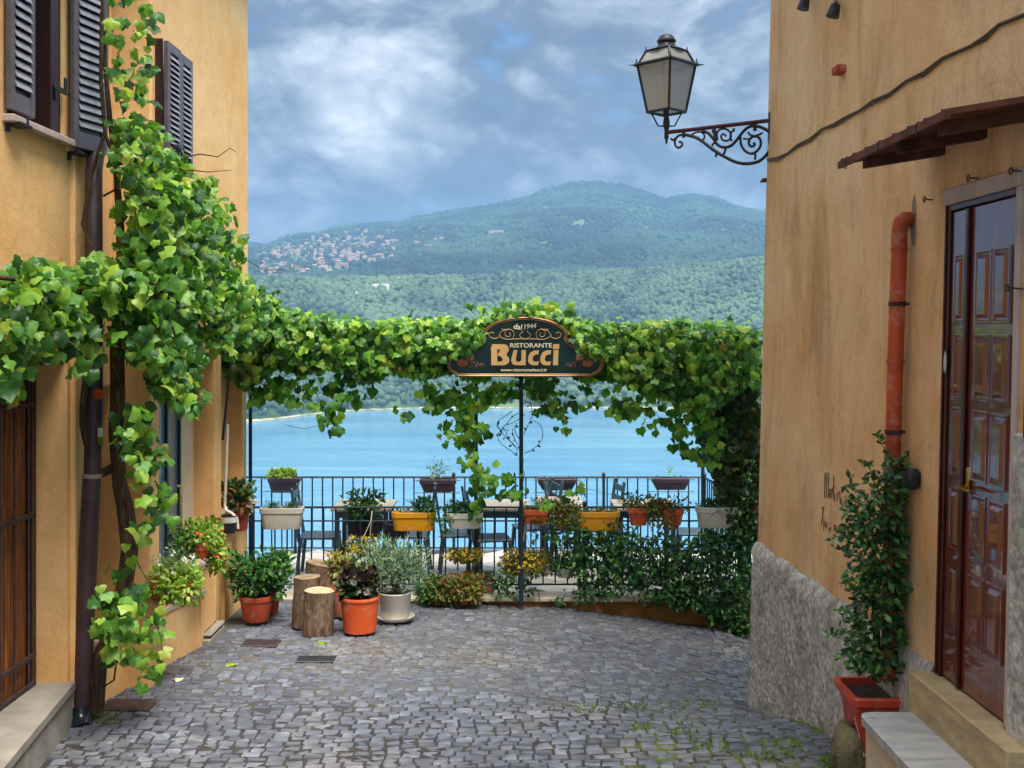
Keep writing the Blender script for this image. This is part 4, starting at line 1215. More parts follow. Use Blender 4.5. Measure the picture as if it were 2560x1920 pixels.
# low kerb wall that carries the near railing
kw = thing('kerb_wall', (0, DN, 0), 'low rust stained wall with pale stone coping under the near railing', 'wall')
q = MB()
n = 50
for k in range(n + 1):
    x_ = -2.7 + 5.3 * k / n
    yy = 10.86 - .02 * math.sin(k)
    q.v += [(x_, yy - .02, -.4), (x_, yy - .01, .20), (x_, yy + .0, .325), (x_, yy + .2, .325)]
for k in range(n):
    for j in range(3):
        q.f.append((k * 4 + j, (k + 1) * 4 + j, (k + 1) * 4 + j + 1, k * 4 + j + 1)); q.m.append(0)
q.build('wall', M['plaster_low'], kw, 40)
x_ = -2.68
while x_ < 2.5:
    l_ = random.uniform(.85, 1.1)
    x2 = min(x_ + l_, 2.58)
    q = MB(); q.bbox((x_ + .004, 10.815, .325), (x2 - .004, 11.10, .362), .007); q.build('coping_slab', M['coping'], kw)
    x_ = x2

RAILM = [M['rail_iron']]
def railing(name, label, a, b, z0, ztop, rails, bar_top, bar_bot, step, posts, r=.0085):
    a, b = Vector(a), Vector(b)
    t = thing(name, (a.x, a.y, z0), label, 'railing')
    d = (b - a); L = d.length; d.normalize()
    for zz, hh in rails:
        q = MB(); q.tube([Vector((a.x, a.y, zz)), Vector((b.x, b.y, zz))], hh, 6); q.build('rail', M['rail_iron'], t)
    n = int(L / step)
    bar = MB(); bar.tube([(0, 0, bar_bot), (0, 0, bar_top)], r, 6)
    me = bpy.data.meshes.new('baluster'); me.from_pydata([tuple(v) for v in bar.v], [], bar.f); me.materials.append(M['rail_iron']); me.update()
    for k in range(n + 1):
        p = a + d * (k * step + (L - n * step) / 2)
        o = link('baluster', me, t); o.location = (p.x, p.y, 0)
    for s_ in posts:
        p = a + d * s_
        q = MB(); q.tube([Vector((p.x, p.y, z0)), Vector((p.x, p.y, ztop + .02))], .017, 8); q.lathe([(.016, 0), (.026, .015), (.02, .035), (.001, .05)], (p.x, p.y, ztop + .015), 10); q.build('post', M['rail_iron'], t, 40)
    return t
railing('street_railing', 'near iron railing carrying planters along the street edge of the terrace', (-2.63, DN, 0), (2.40, DN, 0), .362, 1.24, [(1.24, .012), (1.105, .009), (.475, .010)], 1.24, .475, .121, [.06, 1.7, 3.35, 4.95])
railing('lake_railing', 'far iron railing along the lake side of the terrace', (-3.3, DFAR, 0), (2.29, DFAR, 0), TZ, 1.234, [(1.234, .013), (.385, .010)], 1.234, .385, .122, [.7, 2.6, 4.4], .0095)
railing('side_railing', 'short iron railing closing the right end of the terrace', (2.31, DFAR, 0), (2.36, 11.15, 0), TZ, 1.234, [(1.234, .013), (.385, .010)], 1.234, .385, .122, [.01])

# ------------------------------------------------------------------ leaves
def leaf_shape(kind, seed=0):
    r = random.Random(seed)
    if kind == 'vine':
        half = [(.16, -.07), (.42, -.02), (.56, .18), (.50, .36), (.52, .56), (.30, .66), (.17, .84)]
        tip = (0, 1.0)
    elif kind == 'heart':
        half = [(.18, -.07), (.42, .0), (.52, .22), (.44, .50), (.22, .78)]; tip = (0, 1.0)
    elif kind == 'oval':
        half = [(.16, .12), (.24, .40), (.19, .72)]; tip = (0, 1.0)
    elif kind == 'narrow':
        half = [(.075, .2), (.09, .55)]; tip = (0, 1.0)
    elif kind == 'petal':
        half = [(.3, .1), (.45, .5), (.25, .9)]; tip = (0, 1.0)
    half = [(x * (1 + r.uniform(-.2, .16)), y + r.uniform(-.05, .05)) for x, y in half]
    out = [(0, .06)] + half + [tip] + [(-x * (1 + r.uniform(-.12, .12)), y) for x, y in reversed(half)]
    fold, curl, wav = r.uniform(.0, .55), r.uniform(-.15, .75), r.uniform(.03, .14)
    def zz(x, y): return -fold * abs(x) - curl * (y - .35) ** 2 + wav * math.sin(9 * x + 5 * y + seed)
    v = [(0, .36, zz(0, .36) + .02)] + [(x, y, zz(x, y)) for x, y in out]
    n = len(out)
    f = [(0, 1 + k, 1 + (k + 1) % n) for k in range(n)]
    return np.array(v), np.array(f)
LEAF = {k: [leaf_shape(k, s) for s in range(9)] for k in ('vine', 'heart', 'oval', 'narrow', 'petal')}
def basis(T, N):
    """rows: x, y(tip), z(normal) for many leaves"""
    T = T / np.maximum(np.linalg.norm(T, axis=1, keepdims=True), 1e-9)
    N = N - (N * T).sum(1, keepdims=True) * T
    N = N / np.maximum(np.linalg.norm(N, axis=1, keepdims=True), 1e-9)
    Xa = np.cross(T, N)
    return np.stack([Xa, T, N], 1)
def leaf_cloud(name, kind, pos, T, N, S, mat, parent=None):
    pos = np.asarray(pos, float); B = basis(np.asarray(T, float), np.asarray(N, float)); S = np.asarray(S, float)
    cos, fcs, off = [], [], 0
    ids = rng.integers(0, 9, len(pos))
    for k in range(9):
        s = ids == k
        if not s.any(): continue
        v, f = LEAF[kind][k]
        co = np.einsum('vk,nkj->nvj', v, B[s]) * S[s][:, None, None] + pos[s][:, None]
        fs = f[None] + (np.arange(s.sum()) * len(v))[:, None, None] + off
        cos.append(co.reshape(-1, 3)); fcs.append(fs.reshape(-1, 3)); off += s.sum() * len(v)
    me = np_mesh(name, np.concatenate(cos), np.concatenate(fcs), mat, True)
    return stuff(link(name, me, parent))
_LM = {}
def leaf_objects(kind, pos, T, N, S, mat, parent):
    B = basis(np.asarray(T, float), np.asarray(N, float))
    for i in range(len(pos)):
        k = random.randrange(9)
        key = (kind, k, mat.name)
        if key not in _LM:
            v, f = LEAF[kind][k]; _LM[key] = np_mesh('leaf', v, f, mat, True)
        o = bpy.data.objects.new('leaf', _LM[key]); COL.objects.link(o); o.parent = parent
        if parent.type == 'EMPTY': o.matrix_parent_inverse = Matrix.Translation(-Vector(parent.location))
        m3 = Matrix([list(B[i][0]), list(B[i][1]), list(B[i][2])]).transposed().to_4x4()
        o.matrix_basis = Matrix.Translation(Vector(pos[i])) @ m3 @ Matrix.Scale(float(S[i]), 4)

def rnd(n, s=1.0):
    return rng.normal(0, s, (n, 3))
# ---- vine on the left building
vine = thing('wall_vine', P(240, 1760, 7.45), 'grape vine climbing the orange building past the downpipe', 'vine')
def vD(u, extra=0.0):
    xp = np.interp(u, [0, 250, 400, 620], [2.66, 2.66, 2.40, 2.36]) - extra
    return np.minimum(xp * F / (UC - u), 10.35)
trunk = [(238, 1775), (244, 1700), (250, 1640), (270, 1600), (296, 1520), (314, 1450), (324, 1375), (320, 1320), (312, 1262), (300, 1215), (296, 1160), (290, 1080), (294, 1010), (294, 940), (292, 880), (296, 800), (305, 700), (300, 560), (290, 420), (275, 300), (262, 150), (255, -40)]
q = MB(); q.tube([P(u_, v_, 7.38 if v_ > 900 else 7.32) for u_, v_ in trunk], [.058, .055, .05, .05, .05, .052, .056, .058, .055, .048, .048, .05, .05, .048, .046, .04, .034, .026, .02, .017, .014, .012], 10)
q.build('trunk', M['bark'], vine, 60)
def limb(pts, r0, r1, D=None, nm='branch', mt='bark'):
    q = MB(); n = len(pts)
    q.tube([P(u_, v_, (D or float(vD(u_, .06)))) for u_, v_ in pts], [r0 + (r1 - r0) * k / max(n - 1, 1) for k in range(n)], 7)
    q.build(nm, M[mt], vine, 60)
limb([(236, 1190), (262, 1180), (300, 1160)], .03, .03, 7.40)
limb([(220, 930), (208, 1010), (206, 1060), (214, 1110), (222, 1120)], .03, .012, 7.28)
limb([(296, 800), (240, 740), (160, 720), (60, 700), (-40, 690)], .02, .012)
limb([(300, 780), (380, 740), (470, 720), (560, 760), (640, 800)], .024, .014)
limb([(300, 560), (360, 480), (430, 400), (500, 385)], .014, .005)
limb([(500, 385), (545, 392), (575, 370), (590, 380)], .005, .002)
limb([(430, 420), (520, 430), (580, 425)], .006, .002)
limb([(380, 520), (470, 560), (560, 620), (600, 690)], .012, .004)
limb([(600, 640), (660, 676), (720, 672), (758, 668), (770, 678)], .004, .0015)
limb([(255, 30), (252, 200), (262, 330), (225, 450), (206, 560), (230, 620)], .014, .010, 7.24)
limb([(262, 330), (285, 400), (296, 470), (258, 490)], .012, .008, 7.24)
limb([(300, 1230), (320, 1260), (330, 1340), (345, 1410), (368, 1450)], .007, .003, 7.3)
limb([(390, 1560), (402, 1590), (405, 1640)], .004, .002, 7.3)
limb([(262, 1620), (290, 1660), (285, 1700), (262, 1715), (245, 1712)], .007, .006, 7.3)
# regions: (u, v, ru, rv, number)
REG = [(325, 60, 75, 95, 48), (330, 170, 58, 70, 34), (335, 270, 55, 70, 36), (350, 360, 70, 70, 90), (400, 440, 95, 75, 190), (420, 530, 120, 90, 300), (480, 520, 90, 80, 110), (440, 620, 150, 90, 480), (540, 620, 75, 90, 120), (400, 720, 190, 80, 560), (540, 745, 110, 60, 380), (620, 790, 80, 70, 230), (250, 690, 70, 60, 120), (110, 730, 110, 75, 270), (40, 800, 60, 80, 130), (120, 830, 80, 60, 130), (20, 930, 45, 60, 55), (90, 680, 50, 45, 60), (200, 880, 50, 60, 28), (180, 800, 70, 50, 90),
       (400, 830, 130, 70, 250), (440, 910, 90, 70, 150), (470, 980, 55, 50, 55), (330, 1060, 50, 60, 42), (350, 1150, 60, 60, 36), (380, 1230, 50, 40, 18), (400, 1300, 40, 40, 10), (330, 1330, 40, 60, 8), (300, 1480, 70, 60, 70), (320, 1560, 75, 45, 62), (310, 1620, 60, 50, 30), (270, 1560, 40, 60, 26), (370, 1660, 40, 30, 12), (350, 1700, 14, 22, 5), (395, 1580, 30, 50, 16), (590, 830, 70, 60, 150), (660, 800, 60, 60, 120), (500, 460, 60, 40, 16), (545, 540, 40, 60, 22), (600, 690, 40, 30, 20)]
pu, pv, pe = [], [], []
for (u_, v_, ru, rv, n_) in REG:
    n_ = int(n_ * (.6 if v_ > 1400 else .80))
    a_ = rng.uniform(0, 2 * np.pi, n_); r_ = np.sqrt(rng.uniform(0, 1, n_)) * rng.uniform(.8, 1.12, n_)
    pu.append(u_ + ru * r_ * np.cos(a_)); pv.append(v_ + rv * r_ * np.sin(a_)); pe.append(rng.uniform(-.10, .16, n_) * np.sqrt(np.clip(1.1 - r_ ** 2, .05, 1)) + .03)
pu = np.concatenate(pu); pv = np.concatenate(pv); pe = np.concatenate(pe)
dd = vD(np.clip(pu, -60, 1000), pe)
lowm = pv > 1000
dd = np.where(lowm & (pu > 240), np.minimum(7.34 + rng.normal(0, .09, len(pu)), dd), dd)
pos = np.stack([(pu - UC) * dd / F, dd, CZ - (pv - VC) * dd / F], 1)
n = len(pos)
N = np.array([[.5, -.55, .55]]) + rnd(n, .5); T = np.array([[.15, -.25, -.9]]) + rnd(n, .55)
S = rng.triangular(.035, .085, .125, n) * np.where(pv < 420, .9, 1)
order = np.argsort(-(S / dd) + (pe < .02) * .02)
sel = order[:300]; oth = order[300:]
leaf_objects('vine', pos[sel], T[sel], N[sel], S[sel], M['vine_leaf'], vine)
leaf_cloud('foliage', 'vine', pos[oth], T[oth], N[oth], S[oth], M['vine_leaf'], vine)

def shoots(parent, P0, out, n_, ln, mat, kind='vine'):
    ii = rng.choice(len(P0), n_, replace=False)
    LP, LT, LN, LS = [], [], [], []
    for i in ii:
        p = Vector(P0[i]); d = Vector(out) + Vector(rng.normal(0, .55, 3)); d.normalize(); l_ = ln * random.uniform(.5, 1.2)
        pts = [p - d * .08]
        for k in range(6):
            pts.append(pts[-1] + d * (l_ / 6)); d = (d + Vector((random.gauss(0, .18), random.gauss(0, .12), -.10 + random.gauss(0, .14)))).normalized()
            if k:
                LP.append(tuple(pts[-1])); LT.append((random.gauss(0, .5), -.2, -1 + random.gauss(0, .4))); LN.append((.3 + random.gauss(0, .4), -.7, .5)); LS.append(max(.02, .09 - k * .011) * random.uniform(.7, 1.2))
        q = MB(); q.tube(pts, [.0035 - .0004 * k for k in range(7)], 5); q.build('shoot', M['stem'], parent, 60)
    leaf_cloud('foliage', kind, np.array(LP), np.array(LT), np.array(LN), np.array(LS), mat, parent)
edge = pos[(pv < 1000) & (pe > .05)]
shoots(vine, edge, (.35, -.25, .15), 42, .28, M['vine_leaf'])
# ---- pergola and its vine
pg = thing('pergola', (0, 10.9, .36), 'dark iron pergola frame over the terrace edge hidden by vines', 'pergola')
for (u_, v0, v1, D_, r_) in ((626, 880, 1494, 10.94, .018), (1190, 940, 1494, 10.96, .02), (1303, 945, 1494, 10.66, .021), (1850, 860, 1500, 10.95, .03)):
    a_ = P(u_, v0, D_); q = MB(); q.tube([a_ + Vector((0, 0, .15)), Vector((a_.x, a_.y, .355))], r_, 10)
    if u_ == 1303: q.lathe([(.022, -.06), (.03, -.03), (.075, 0), (.08, .012)], P(1303, 962, D_), 14)
    q.build('post', M['rail_iron'], pg, 40)
a_ = P(1757, 1110, 13.2); q = MB(); q.tube([Vector((a_.x, 13.2, TZ)), Vector((a_.x, 13.2, 2.95))], .022, 8); q.build('post', M['rail_iron'], pg, 40)
for yy in (10.45, 10.95, 11.9, 13.2):
    q = MB(); q.tube([(-2.62, yy, 2.93), (2.5, yy, 2.88)], .02, 8); q.build('beam', M['rail_iron'], pg, 40)
for xx in (-2.55, -1.4, -.3, .8, 1.75, 2.4):
    q = MB(); q.tube([(xx, 10.40, 2.96), (xx, 13.25, 2.92)], .016, 8); q.build('beam', M['rail_iron'], pg, 40)
pv_ = thing('pergola_vine', (0, 10.6, 2.4), 'grape vine draped along the pergola around the restaurant sign', 'vine')
top_u = [560, 620, 700, 760, 850, 940, 1040, 1120, 1200, 1245, 1280, 1320, 1360, 1400, 1450, 1520, 1600, 1700, 1760, 1850, 1900]
top_v = [730, 735, 762, 775, 785, 795, 792, 790, 785, 765, 752, 748, 750, 768, 790, 800, 798, 790, 792, 806, 815]
bot_u = [560, 640, 700, 780, 860, 950, 1040, 1110, 1200, 1300, 1400, 1500, 1560, 1640, 1720, 1800, 1880]
bot_v = [945, 950, 925, 918, 940, 945, 930, 940, 940, 940, 940, 940, 965, 980, 1030, 1020, 960]
n = 7400
u_ = rng.uniform(565, 1895, n); tv_ = np.interp(u_, top_u, top_v) + rng.normal(0, 7, n) + 6; bv_ = np.interp(u_, bot_u, bot_v) + 12 * np.sin(u_ / 23.0) - 8
f_ = rng.uniform(0, 1, n) ** .85
v_ = tv_ + (bv_ - tv_) * f_
d_ = 10.45 + rng.uniform(-.16, .42, n) - .06 * np.sin(np.pi * f_)
onsign = (u_ > 1098) & (u_ < 1520) & (v_ > np.interp(u_, [1098, 1130, 1180, 1215, 1240, 1290, 1340, 1390, 1415, 1440, 1490, 1520], [885, 876, 868, 852, 806, 780, 780, 806, 852, 868, 876, 885]))
d_ = np.where(onsign, 10.62 + rng.uniform(0, .35, n), d_)
pos = [np.stack([(u_ - UC) * d_ / F, d_, CZ - (v_ - VC) * d_ / F], 1)]
up = np.clip(1 - f_ * 3.2, 0, 1)
N = [np.stack([rng.normal(0, .5, n), -.75 + .5 * up + rng.normal(0, .38, n), .45 + .8 * up + rng.normal(0, .4, n)], 1)]
T = [np.stack([rng.normal(0, .5, n), -.2 - .5 * up + rng.normal(0, .3, n), -1 + .55 * up + rng.normal(0, .25, n)], 1)]
# top layer running back over the pergola
n2 = 1500
x2 = rng.uniform(-2.55, 2.35, n2); y2 = rng.uniform(10.5, 12.4, n2); z2 = 3.02 + .10 * fbm(x2 * 1.5, y2, 8, 3) + rng.normal(0, .04, n2) - (y2 - 10.5) * .035
pos.append(np.stack([x2, y2, z2], 1)); N.append(np.array([[0, -.2, 1]]) + rnd(n2, .35)); T.append(np.array([[0, -.8, -.3]]) + rnd(n2, .5))
# hanging strands (u, v top, v bottom, number, spread)
HANG = [(760, 930, 1010, 26, 40), (815, 940, 1070, 34, 28), (840, 980, 1090, 14, 14), (880, 950, 1010, 20, 30), (1080, 950, 1020, 16, 30), (1115, 955, 1110, 24, 18), (1145, 960, 1090, 24, 24), (1180, 960, 1190, 52, 22), (1165, 1050, 1180, 14, 26), (1192, 1160, 1300, 20, 14), (1230, 950, 1010, 26, 40), (1270, 950, 990, 20, 25), (1375, 950, 1030, 30, 28), (1410, 960, 1075, 20, 16), (1345, 940, 990, 20, 24), (1480, 960, 1020, 18, 40), (1560, 990, 1040, 26, 26), (1600, 990, 1030, 20, 26), (1640, 1040, 1085, 9, 30), (1690, 1000, 1090, 34, 40), (1730, 1010, 1140, 44, 36), (1770, 1020, 1160, 44, 30), (650, 960, 1000, 30, 30), (700, 940, 990, 20, 30),
        (1240, 1170, 1240, 20, 40), (1280, 1150, 1240, 10, 14), (1350, 1235, 1270, 12, 34), (1435, 1200, 1240, 6, 20), (1215, 1180, 1230, 8, 20), (1130, 830, 880, 1, 1), (1020, 1020, 1050, 6, 20)]
hp, hn, ht = [], [], []
for (hu, v0, v1, k_, sp) in HANG:
    t_ = rng.uniform(0, 1, k_)
    uu = hu + rng.normal(0, 1, k_) * sp * (.55 + .45 * (1 - t_)) ; vv = v0 + (v1 - v0) * t_; q_ = 10.55 + rng.normal(0, .10, k_)
    hp.append(np.stack([(uu - UC) * q_ / F, q_, CZ - (vv - VC) * q_ / F], 1))
hp = np.concatenate(hp); k_ = len(hp)
pos.append(hp); N.append(np.array([[0, -.8, .25]]) + rnd(k_, .45)); T.append(np.array([[0, -.1, -1]]) + rnd(k_, .4))
sh_u = np.concatenate([rng.normal(1130, 20, 34), rng.normal(1165, 10, 12), rng.normal(1488, 20, 30), rng.normal(1462, 8, 6), rng.normal(1310, 60, 20)])
sh_v = np.concatenate([rng.normal(862, 12, 34), rng.normal(835, 10, 12), rng.normal(862, 12, 30), rng.normal(842, 7, 6), rng.normal(762, 7, 20)]); k_ = len(sh_u); q_ = rng.uniform(10.08, 10.19, k_)
pos.append(np.stack([(sh_u - UC) * q_ / F, q_, CZ - (sh_v - VC) * q_ / F], 1)); N.append(np.array([[0, -.9, .4]]) + rnd(k_, .35)); T.append(np.array([[0, -.1, -1]]) + rnd(k_, .45))
pos = np.concatenate(pos); N = np.concatenate(N); T = np.concatenate(T); n = len(pos)
S = rng.triangular(.035, .085, .122, n)
front = (pos[:, 1] < 10.42)
order = np.argsort(-(S) + (~front) * .1)
sel = order[:300]; oth = order[300:]
leaf_objects('vine', pos[sel], T[sel], N[sel], S[sel], M['vine_leaf'], pv_)
leaf_cloud('foliage', 'vine', pos[oth], T[oth], N[oth], S[oth], M['vine_leaf'], pv_)
fr_ = pos[(pos[:, 1] < 10.5)]
shoots(pv_, fr_, (.1, -.5, .2), 46, .24, M['vine_leaf'])
def pstem(pts, r0, r1, D, mt='stem', nm='stem', parent=None):
    q = MB(); n_ = len(pts); q.tube([P(a_, b_, D) for a_, b_ in pts], [r0 + (r1 - r0) * k / max(1, n_ - 1) for k in range(n_)], 6); return q.build(nm, M[mt], parent or pv_, 60)
pstem([(1186, 1495), (1194, 1300), (1184, 1150), (1192, 1000), (1190, 940)], .012, .010, 10.9, 'bark')
pstem([(760, 930), (800, 1000), (812, 1060)], .004, .002, 10.5); pstem([(812, 1060), (760, 1072), (715, 1062), (708, 1070)], .003, .0012, 10.5, 'dry_stem')
pstem([(715, 1062), (738, 1070)], .002, .001, 10.5); pstem([(1130, 950), (1160, 1060), (1180, 1180)], .005, .003, 10.5)
pstem([(1640, 1030), (1660, 1070), (1682, 1062)], .003, .001, 10.5); pstem([(1440, 1215), (1500, 1230), (1545, 1240), (1560, 1250)], .003, .0012, 10.5)
pstem([(1252, 780), (1262, 745), (1263, 728)], .004, .006, 10.4)
pstem([(560, 800), (760, 850), (1000, 830), (1300, 800), (1600, 850), (1890, 850)], .02, .012, 10.62, 'bark', 'branch')
# dark ivy column at the right end
iv = thing('ivy_column', P(1840, 1500, 11.0), 'dark ivy hanging in a column by the right wall', 'ivy')
n = 2600
f_ = rng.uniform(0, 1, n); v_ = 900 + f_ * 440
lo = np.interp(v_, [900, 1000, 1080, 1150, 1220, 1300, 1340], [1690, 1720, 1745, 1770, 1790, 1815, 1840]); hi = np.interp(v_, [900, 1340], [1905, 1900])
u_ = lo + (hi - lo) * rng.uniform(0, 1, n) ** .8; d_ = 10.8 + rng.uniform(-.1, .45, n)
pos = np.stack([(u_ - UC) * d_ / F, d_, CZ - (v_ - VC) * d_ / F], 1)
leaf_cloud('foliage', 'heart', pos, np.array([[-.1, -.2, -1]]) + rnd(n, .4), np.array([[-.4, -.8, .2]]) + rnd(n, .45), rng.uniform(.05, .10, n), M['ivy_dark'], iv)
q = MB(); q.tube([P(1872, 1500, 11.05), P(1862, 1250, 11.05), P(1850, 1000, 11.1), P(1840, 860, 11.1)], [.05, .04, .035, .03], 8); q.build('trunk', M['bark'], iv, 60)
q = MB(); q.tube([P(1895, 1100, 10.5), P(1860, 1232, 10.6), P(1820, 1222, 10.7), P(1775, 1200, 10.8)], .006, 5)
tag(q.build('drooping_cable', M['rail_iron'], None, 60), 'thin grey cable drooping in front of the dark ivy', 'cable')
# wiry dead climber curling round the middle post
wc = thing('wire_climber', P(1303, 1490, 10.62), 'leafless wiry climber curling in loops round the middle pergola post', 'creeper')
def wire(pts, r=.0035):
    q = MB(); q.tube([P(1180 + x_ * .2532, 880 + y_ * .2532, 10.6 + .02 * math.sin(i)) for i, (x_, y_) in enumerate(pts)], r, 5); q.build('twig', M['dry_stem'], wc, 60)
wire([(520, 1000), (590, 970), (650, 920), (695, 850), (700, 780), (670, 715), (620, 680), (580, 685), (545, 730), (530, 780)])
wire([(540, 390), (570, 450), (585, 540), (600, 620), (570, 690), (530, 760), (515, 810)])
wire([(400, 580), (330, 630), (260, 680), (245, 740), (280, 770), (340, 770)]); wire([(460, 600), (390, 650), (340, 710), (290, 760), (250, 820), (260, 870), (300, 920), (380, 970), (440, 1030)])
wire([(250, 720), (290, 790), (340, 850), (400, 900), (450, 960)]); wire([(330, 770), (350, 840), (400, 910), (460, 970)]); wire([(400, 760), (405, 820), (430, 880), (470, 950)]); wire([(440, 700), (420, 760), (440, 820), (470, 860)])
wire([(470, 660), (400, 700), (340, 720)]); wire([(130, 390), (200, 470), (280, 480), (360, 480), (420, 450), (470, 460)]); wire([(200, 430), (240, 510)]); wire([(520, 480), (560, 490), (575, 520), (540, 545)])
wire([(460, 1050), (505, 1100), (470, 1180), (515, 1260), (475, 1340), (520, 1420)]); wire([(515, 1060), (475, 1120), (520, 1200), (480, 1290), (525, 1370)])
n = 70
tw = [(265, 680), (345, 710), (285, 765), (325, 770), (240, 830), (290, 800), (345, 855), (310, 920), (360, 920), (400, 830), (430, 745), (570, 600), (700, 835), (670, 880), (640, 925), (590, 960), (530, 930), (450, 940), (385, 935), (440, 980), (420, 1000), (570, 690), (540, 775), (520, 630), (575, 520), (460, 845), (255, 725), (345, 770), (300, 860), (380, 850), (415, 870), (450, 1010), (235, 510), (150, 410), (390, 650)]
pos = np.array([list(P(1180 + x_ * .2532, 880 + y_ * .2532, 10.58)) for x_, y_ in tw]); k_ = len(pos)
leaf_cloud('dry_leaf_cluster', 'oval', pos, rnd(k_, 1), np.array([[0, -1, .2]]) + rnd(k_, .4), rng.uniform(.03, .05, k_), M['dry_stem'], wc)

# ------------------------------------------------------------------ restaurant sign
sg = thing('restaurant_sign', P(1310, 940, 10.30), 'dark green arched restaurant sign with gold lettering among the vines', 'sign')
SD = 10.26
def s8(x_, y_, d=0.0):     # crop coordinates of the sign -> world, d metres proud
    p = P(1080 + x_ * .217, 760 + y_ * .217, SD)
    return Vector((p.x, p.y - d, p.z))
def outline(k):
    """half outline, right side, from bottom centre to top centre; k = inset"""
    r = [(1072, 832 - k), (1850 - k * .6, 832 - k)]
    for a_ in np.linspace(-80, 75, 9):
        r.append((1860 + (112 - k) * math.cos(R(a_)) - 5, 690 - (118 - k) * math.sin(R(a_)) ))
    r += [(1830, 572 + k * .9), (1690 - k * .3, 500 + k), (1625 - k * .8, 478 + k * .6), (1570 - k, 440), (1548 - k, 395 + k * .2)]
    for a_ in np.linspace(12, 90, 9):
        r.append((1072 + (500 - k) * math.cos(R(a_)), 385 - (232 - k) * math.sin(R(a_))))
    return r
def full(k):
    r = outline(k)
    return r + [(2 * 1072 - x_, y_) for x_, y_ in reversed(r[1:-1])]
m = NT('sign_green')
m.set(m.ramp(m.noise(3, 4), [(.3, lin('#061512')), (.7, lin('#0b2a22'))]), .35, 0, .4, .1)
M['sign_green'] = m.mat
M['gold'] = simple('gold', lin('#b98a4a'), .4, .35, var=.12, vs=5, bump=0)
M['gold_text'] = simple('gold_text', lin('#c7a066'), .5, .1, var=.06, vs=3, bump=0)
M['cream_text'] = simple('cream_text', lin('#e3d7b4'), .5, 0, var=.05, bump=0)
M['copper'] = simple('copper', lin('#8c5a34'), .4, .4, var=.3, vs=9, bump=0)
M['grape_paint'] = simple('grape_paint', lin('#7a4a3a'), .6, 0, var=.3, vs=30, bump=0)
M['leaf_paint'] = simple('leaf_paint', lin('#a5603c'), .6, 0, var=.3, vs=20, bump=0)
f0 = full(0)
q = MB(); q.prism([(x_, y_) for x_, y_ in f0], 1, lambda p: s8(p.x, p.y, .0 + p.z * .045 - .03)); q.build('board', M['sign_green'], sg)
def rope(pts, r, d, name, mat, closed=False):
    q = MB(); p3 = [s8(x_, y_, d) for x_, y_ in pts]
    if closed: p3.append(p3[0])
    q.tube(p3, r, 6); return q.build(name, mat, sg, 60)
rope(full(6), .011, .016, 'frame', M['copper'], True)
rope(full(24), .0045, .016, 'frame_line', M['gold_text'], True)
def flat(splines, mat, name, d=.0165, ex=.002):
    cu = bpy.data.curves.new('tmp', 'CURVE'); cu.dimensions = '2D'; cu.fill_mode = 'BOTH'; cu.extrude = ex
    for sp in splines:
        s = cu.splines.new('POLY'); s.points.add(len(sp) - 1)
        for pt, (x_, y_) in zip(s.points, sp): pt.co = (x_ * .01, -y_ * .01, 0, 1)
        s.use_cyclic_u = True
    ob = bpy.data.objects.new('tmp', cu); COL.objects.link(ob)
    dg = bpy.context.evaluated_depsgraph_get(); me = bpy.data.meshes.new_from_object(ob.evaluated_get(dg))
    for v in me.vertices:
        p = s8(v.co.x * 100, -v.co.y * 100, d + ex + v.co.z); v.co = p
    me.name = name; me.materials.clear(); me.materials.append(mat); me.update()
    bpy.data.objects.remove(ob); bpy.data.curves.remove(cu)
    return link(name, me, sg)
def text(s, cx, cyy, wid, hgt, mat, name, shear=0.0, off=.0, rot=0.0):
    cu = bpy.data.curves.new('tmp', 'FONT'); cu.body = s; cu.align_x = 'CENTER'; cu.shear = shear; cu.offset = off; cu.extrude = .001; cu.resolution_u = 3
    ob = bpy.data.objects.new('tmp', cu); COL.objects.link(ob)
    dg = bpy.context.evaluated_depsgraph_get(); me = bpy.data.meshes.new_from_object(ob.evaluated_get(dg))
    xs_ = [v.co.x for v in me.vertices]; ys_ = [v.co.y for v in me.vertices]
    x0, x1, y0, y1 = min(xs_), max(xs_), min(ys_), max(ys_)
    for v in me.vertices:
        a_ = ((v.co.x - x0) / (x1 - x0) - .5) * wid; b_ = ((v.co.y - y0) / (y1 - y0) - .5) * hgt
        c_, s_ = math.cos(rot), math.sin(rot)
        v.co = s8(cx + a_ * c_ + b_ * s_, cyy - (b_ * c_ - a_ * s_) , .0185 + v.co.z * .5)
    me.materials.clear(); me.materials.append(mat); me.name = name; me.update()
    bpy.data.objects.remove(ob); bpy.data.curves.remove(cu)
    return link(name, me, sg)
def arc(cx, cyy, rx, ry, a0, a1, n_=8):
    return [(cx + rx * math.cos(R(a_)), cyy - ry * math.sin(R(a_))) for a_ in np.linspace(a0, a1, n_)]
Bo = [(683, 705), (683, 535), (676, 520), (695, 462)] + [(800, 462)] + arc(820, 522, 66, 60, 80, -55) + arc(820, 645, 72, 60, 50, -90) + [(683, 705)][:0]
flat([Bo, [(752, 522), (790, 522), (758, 578), (752, 585)], [(752, 604), (762, 590), (800, 612), (818, 640), (800, 662), (752, 666)]], M['gold_text'], 'letter')
flat([[(940, 530), (985, 530), (965, 635), (972, 660), (1000, 667), (1030, 648), (1030, 530), (1082, 530), (1078, 705), (968, 705), (930, 694), (912, 655), (918, 610)]], M['gold_text'], 'letter')
for dx in (0, 140):
    flat([[(1232 + dx, 533), (1225 + dx, 580), (1192 + dx, 582), (1168 + dx, 600), (1158 + dx, 635), (1170 + dx, 660), (1205 + dx, 664), (1232 + dx, 658), (1220 + dx, 705), (1160 + dx, 705), (1125 + dx, 692), (1105 + dx, 655), (1110 + dx, 600), (1135 + dx, 555), (1180 + dx, 534)]], M['gold_text'], 'letter')
